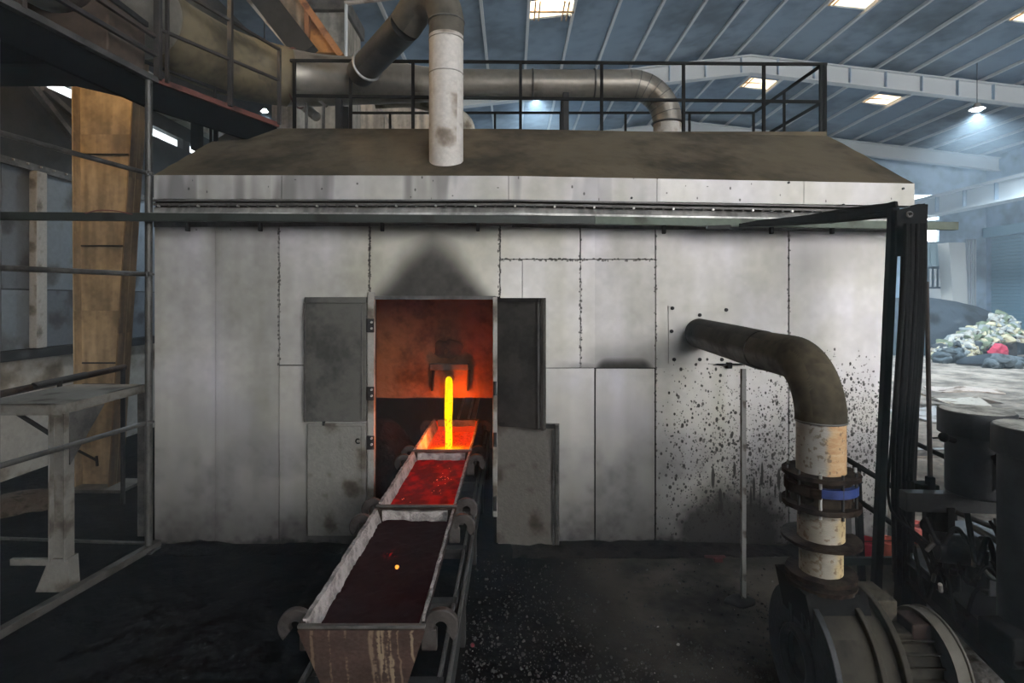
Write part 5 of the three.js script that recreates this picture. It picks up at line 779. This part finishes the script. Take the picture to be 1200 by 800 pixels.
// ---------------------------------------------------------------- far end of the hall: ash bank, scrap heap, boards
{
  const mound = (name, c, sx, sy, sz, m, label, cat, kind, seed) => { const g = new THREE.SphereGeometry(1, 60, 24, 0, Math.PI * 2, 0, Math.PI / 2).scale(sx, sy, sz).translate(c.x, -0.02, c.z); roughen(g, 0.16, 1.2, seed); const p = g.attributes.position; for (let i = 0; i < p.count; i++) if (p.getY(i) < 0) p.setY(i, 0); g.computeVertexNormals(); return solo(name, g, m, label, cat, null, kind); };
  mound('ash_bank', V(X(1070, 31.5), 0, -31.4), 6.2, 3.1, 2.0, mat([0.06, 0.075, 0.09], { rough: 1, tex: 'grime', rep: 0.3 }), 'dark grey-blue bank of ash sloping down at the far end of the hall', 'ash bank', null, 3);
  mound('ash_bank', V(X(1180, 25.5), 0, -25.6), 2.2, 0.5, 0.9, mat([0.045, 0.055, 0.065], { rough: 1, tex: 'grime', rep: 0.3 }), 'low rubble mound under and right of the pale scrap heap, its shade painted dark', 'ash bank', null, 8);  // shadowed rubble; its shade is put into the dark colour
  // pale crumpled sacks and film on a slanting bed
  const geo = roughen(new THREE.IcosahedronGeometry(0.3, 2).scale(1, 0.45, 0.8), 0.14, 4), scrap = new THREE.InstancedMesh(metreUV(prep(geo)), mat([1, 1, 1], { rough: 0.9, tex: 'grime', rep: 1 }), 420), r = rng(55), M4 = new THREE.Matrix4(), q = new THREE.Quaternion(), E = new THREE.Euler();
  const cols = [[0.5, 0.49, 0.45], [0.3, 0.33, 0.33], [0.2, 0.24, 0.16], [0.62, 0.56, 0.38], [0.07, 0.08, 0.09], [0.42, 0.36, 0.28]];
  const o = V(X(1150, 27.5), 0, -27.3);
  for (let i = 0; i < 420; i++) { const u = r(), v = r(), px = lerp(1104, 1192, u), hTop = lerp(0.35, 2.1, Math.pow(u, 0.8)) * (0.9 + 0.2 * r()), hB = Math.max(0, hTop - lerp(0.6, 0.85, u)), z = -27.3 - 0.9 * v, y = lerp(hB, hTop, v); E.set(r() * 0.9 - 0.4, r() * 6, r() * 0.9 - 0.2); q.setFromEuler(E); M4.compose(V(X(px, 27.5), y, z).sub(o), q, V(1, 1, 1).multiplyScalar(0.5 + 0.8 * r())); scrap.setMatrixAt(i, M4); const c = cols[Math.floor(r() * (u < 0.35 ? 6 : 4.6)) % 6]; scrap.setColorAt(i, new THREE.Color(...c)); }
  scrap.name = 'scrap_heap'; scrap.position.copy(o); scrap.castShadow = scrap.receiveShadow = true; tag(scrap, 'pale crumpled sacks and film heaped on a slanting pile at far right', 'scrap heap', null, 'stuff'); scene.add(scrap);
  solo('support_wedge', prism([V(X(1104, 27.6), 0, -27.6), V(X(1192, 27.6), 0, -27.6), V(X(1192, 27.6), 1.5, -27.6)], V(0, 0, 1.2)), mat([0.1, 0.1, 0.1], { rough: 1, tex: 'grime' }), 'grey rubble bed under the pale scrap heap at far right', 'rubble');
  const red = base('red_sack', at(1170, 404, 26.9), 'crumpled pinkish red sack at the foot of the scrap heap', 'sack'); red.position.y = 0;
  part(red, 'sack_body', roughen(new THREE.IcosahedronGeometry(0.36, 3).scale(1.3, 1.25, 0.7).translate(red.position.x, 0.44, red.position.z), 0.08, 5), mat([0.5, 0.05, 0.09], { rough: 0.8 }));
  solo('scrap_pile', [0, 1, 2, 3, 4, 5, 6].map((i) => roughen(new THREE.IcosahedronGeometry(0.35, 2).scale(1, 0.7, 1).translate(X(1100 + 4 * i, 26.6), 0.15 + 0.35 * ((i * 7) % 3) * 0.5, -26.4 - 0.15 * (i % 2)), 0.12, 3, i)), mat([0.1, 0.125, 0.14], { rough: 1, tex: 'grime' }), 'small dark pile of scrap left of the pale scrap heap', 'scrap', null, 'stuff');
  solo('scrap_pile', [0, 1, 2, 3, 4, 5, 6, 7].map((i) => roughen(new THREE.IcosahedronGeometry(0.32, 2).scale(1, 0.7, 1).translate(X(1158 + 4.4 * i, 24.6), 0.15 + 0.12 * (i % 3), -24.4 - 0.2 * (i % 2)), 0.12, 3, i + 20)), mat([0.12, 0.145, 0.16], { rough: 1, tex: 'grime' }), 'low grey scrap lying in front of the red sack at far right', 'scrap', null, 'stuff');
  // sheets of board on the floor
  const sheet = (px0, px1, py, d, w, y, ang, col, label, curl = 0.12) => { const a = X(px0, d), b = X(px1, d), g = new THREE.BoxGeometry(b - a, 0.03, w, 24, 1, 6), p = g.attributes.position; for (let i = 0; i < p.count; i++) p.setY(i, p.getY(i) + curl * (n3(p.getX(i) * 1.1 + px0, 1, p.getZ(i) * 1.1) ** 2)); g.rotateY(ang); g.translate((a + b) / 2, y + 0.016, -d); g.computeVertexNormals(); return solo('board_sheet', g, mat(col, { rough: 0.9, tex: 'grime', rep: 0.8 }), label, 'board', 'boards lying on the hall floor'); };
  sheet(1060, 1128, 486, 14.4, 1.5, 0.0, 0.1, [0.56, 0.55, 0.54], 'large pale grey board flat on the floor behind the cable mast');
  sheet(1090, 1142, 470, 15.6, 1.2, 0.1, -0.2, [0.66, 0.6, 0.52], 'buckled cream board leaning on the other boards', 0.4);
  sheet(1120, 1180, 476, 14.6, 1.4, 0.07, 0.25, [0.5, 0.53, 0.57], 'bluish grey board behind the leftmost filter canister');
  sheet(1095, 1162, 466, 16.8, 0.9, 0.22, -0.12, [0.66, 0.56, 0.5], 'long pinkish board at the back of the boards', 0.25);
  sheet(1160, 1220, 492, 13.2, 1.2, 0.03, -0.2, [0.5, 0.5, 0.47], 'pale board near the right picture edge behind the canisters', 0.2);
  solo('blue_scrap', roughen(new THREE.IcosahedronGeometry(0.12, 2).scale(1.2, 0.7, 1).translate(X(1155, 14.3), 0.2, -14.2), 0.03, 8), mat([0.05, 0.22, 0.6], { rough: 0.6 }), 'small bright blue scrap lying on the grey board', 'scrap');
  solo('floor_beam', bar(V(X(1062, 10.8), 0.06, -10.8), V(X(1125, 10.9), 0.06, -10.9), 0.12, 0.12), MAT.greySteel, 'grey beam lying across the floor behind the cable mast', 'beam');
}
// ---------------------------------------------------------------- slag chips and dirt on the floor
{
  const r = rng(66), geo = metreUV(prep(roughen(new THREE.IcosahedronGeometry(0.5, 0).scale(1, 0.55, 0.8), 0.15, 2))), N = 3600, im = new THREE.InstancedMesh(geo, mat([1, 1, 1], { rough: 0.8 }), N), M4 = new THREE.Matrix4(), q = new THREE.Quaternion(), E = new THREE.Euler();
  let n = 0; while (n < N) {
    const px = 540 + 560 * r(), py = 640 + 170 * Math.pow(r(), 0.8), d = CH * F / (py - CY), x = X(px, d), z = -d; if (z < -6.8 && x < 4.7) continue; const dens = 0.25 + 0.75 * sstep(0.45, 0.65, n3(x * 1.6, 2, z * 1.6)) + (px < 700 && py > 700 ? 0.6 : 0); if (r() > dens) continue;
    const s = 0.005 + 0.02 * Math.pow(r(), 6) + 0.005 * r(), hot = r(), c = hot < 0.016 ? 0.3 : hot < 0.07 ? 0.09 : 0.008 + 0.03 * r(); E.set(r() * 6, r() * 6, r() * 6); q.setFromEuler(E); M4.compose(V(x, s * 0.2, z), q, V(s, s, s).multiplyScalar(1.5)); im.setMatrixAt(n, M4); im.setColorAt(n, new THREE.Color(c, c * 0.94, c * 0.87)); n++;
  }
  im.name = 'slag_chips'; im.castShadow = im.receiveShadow = true; tag(im, 'loose slag chips and grit scattered over the sooty floor', 'slag chips', null, 'stuff'); scene.add(im);
  // ridge of swept dirt along the foot of the housing
  const dirt = (x0, x1, z, h, w, seed, label) => { const L = x1 - x0, g = new THREE.CylinderGeometry(1, 1, L, 22, Math.ceil(L * 22), false, -Math.PI / 2, Math.PI).rotateX(Math.PI / 2).rotateY(Math.PI / 2), p = g.attributes.position; for (let i = 0; i < p.count; i++) { const x = p.getX(i), k = 0.35 + 1.0 * n3(x * 1.4 + seed, 1, 1) , e = sstep(0, 0.4, L / 2 - Math.abs(x)); p.setXYZ(i, x + (x0 + x1) / 2, Math.max(0, Math.abs(p.getY(i)) * h * k * e), p.getZ(i) * w * (0.7 + 0.5 * k) + z); } roughen(g, 0.018, 9, seed); for (let i = 0; i < p.count; i++) p.setY(i, Math.max(0, p.getY(i))); g.computeVertexNormals(); return solo('dirt_ridge', g, mat(x0 < -1 ? [0.007, 0.0065, 0.006] : [0.024, 0.021, 0.018], { rough: 1, spec: 0.1, tex: 'grime', rep: 1.5, bump: 0.02, bumpTex: 'lump', bumpRep: 3 }), label, 'dirt'); };
  dirt(0.0, 4.6, -6.72, 0.06, 0.16, 3, 'ridge of swept black dirt along the foot of the splashed right-hand sheets');
  dirt(-4.4, -1.9, -6.75, 0.05, 0.14, 9, 'thin line of black dirt along the foot of the left-hand sheets');
  const hp = (px, py, d, rx, rz, h, seed, label, c) => { const g = new THREE.SphereGeometry(1, 36, 14, 0, 6.2832, 0, 1.5708).scale(rx, h, rz).translate(X(px, d), 0, -d); roughen(g, 0.03, 6, seed); const p = g.attributes.position; for (let i = 0; i < p.count; i++) p.setY(i, Math.max(0, p.getY(i))); g.computeVertexNormals(); solo('rubble_heap', g, mat(c, { rough: 1, tex: 'grime', rep: 2, bump: 0.03, bumpTex: 'lump', bumpRep: 3 }), label, 'rubble'); };
  hp(1076, 712, 5.15, 0.2, 0.22, 0.16, 2, 'small pale heap of powder at the foot of the cable mast', [0.5, 0.48, 0.41]);
  hp(1115, 740, 4.75, 0.45, 0.6, 0.1, 5, 'grey rubble spread under the skid beam of the hydraulic station', [0.17, 0.165, 0.16]);
  hp(1140, 700, 5.0, 0.4, 0.5, 0.12, 7, 'dark rubble under the hydraulic station deck', [0.1, 0.1, 0.1]);
  hp(30, 592, 8.2, 0.5, 0.5, 0.18, 11, 'pile of brownish debris at the foot of the block wall', [0.075, 0.062, 0.05]);
  const ember = (px, py, y, label) => { const d = (CH - y) * F / (py - CY), p = at(px, py, d); solo('red_scrap', roughen(new THREE.IcosahedronGeometry(0.02, 1).translate(p.x, y + 0.012, p.z), 0.006, 40), mat([0.14, 0.01, 0.015], { rough: 0.6 }), label, 'scrap'); };
  ember(554, 757, 0.0, 'tiny red scrap on the floor beside the front hook of the nearest mold');
  solo('red_strip', [box(X(836, 6.5), 0.055, -6.45, 0.24, 0.02, 0.05, 0.008), box(X(839, 6.5), 0.025, -6.45, 0.1, 0.05, 0.08, 0.01)], mat([0.06, 0.008, 0.008], { rough: 0.7 }), 'small dull red strip lying at the foot of the splashed sheets', 'scrap');
}
renderer.render(scene, camera);
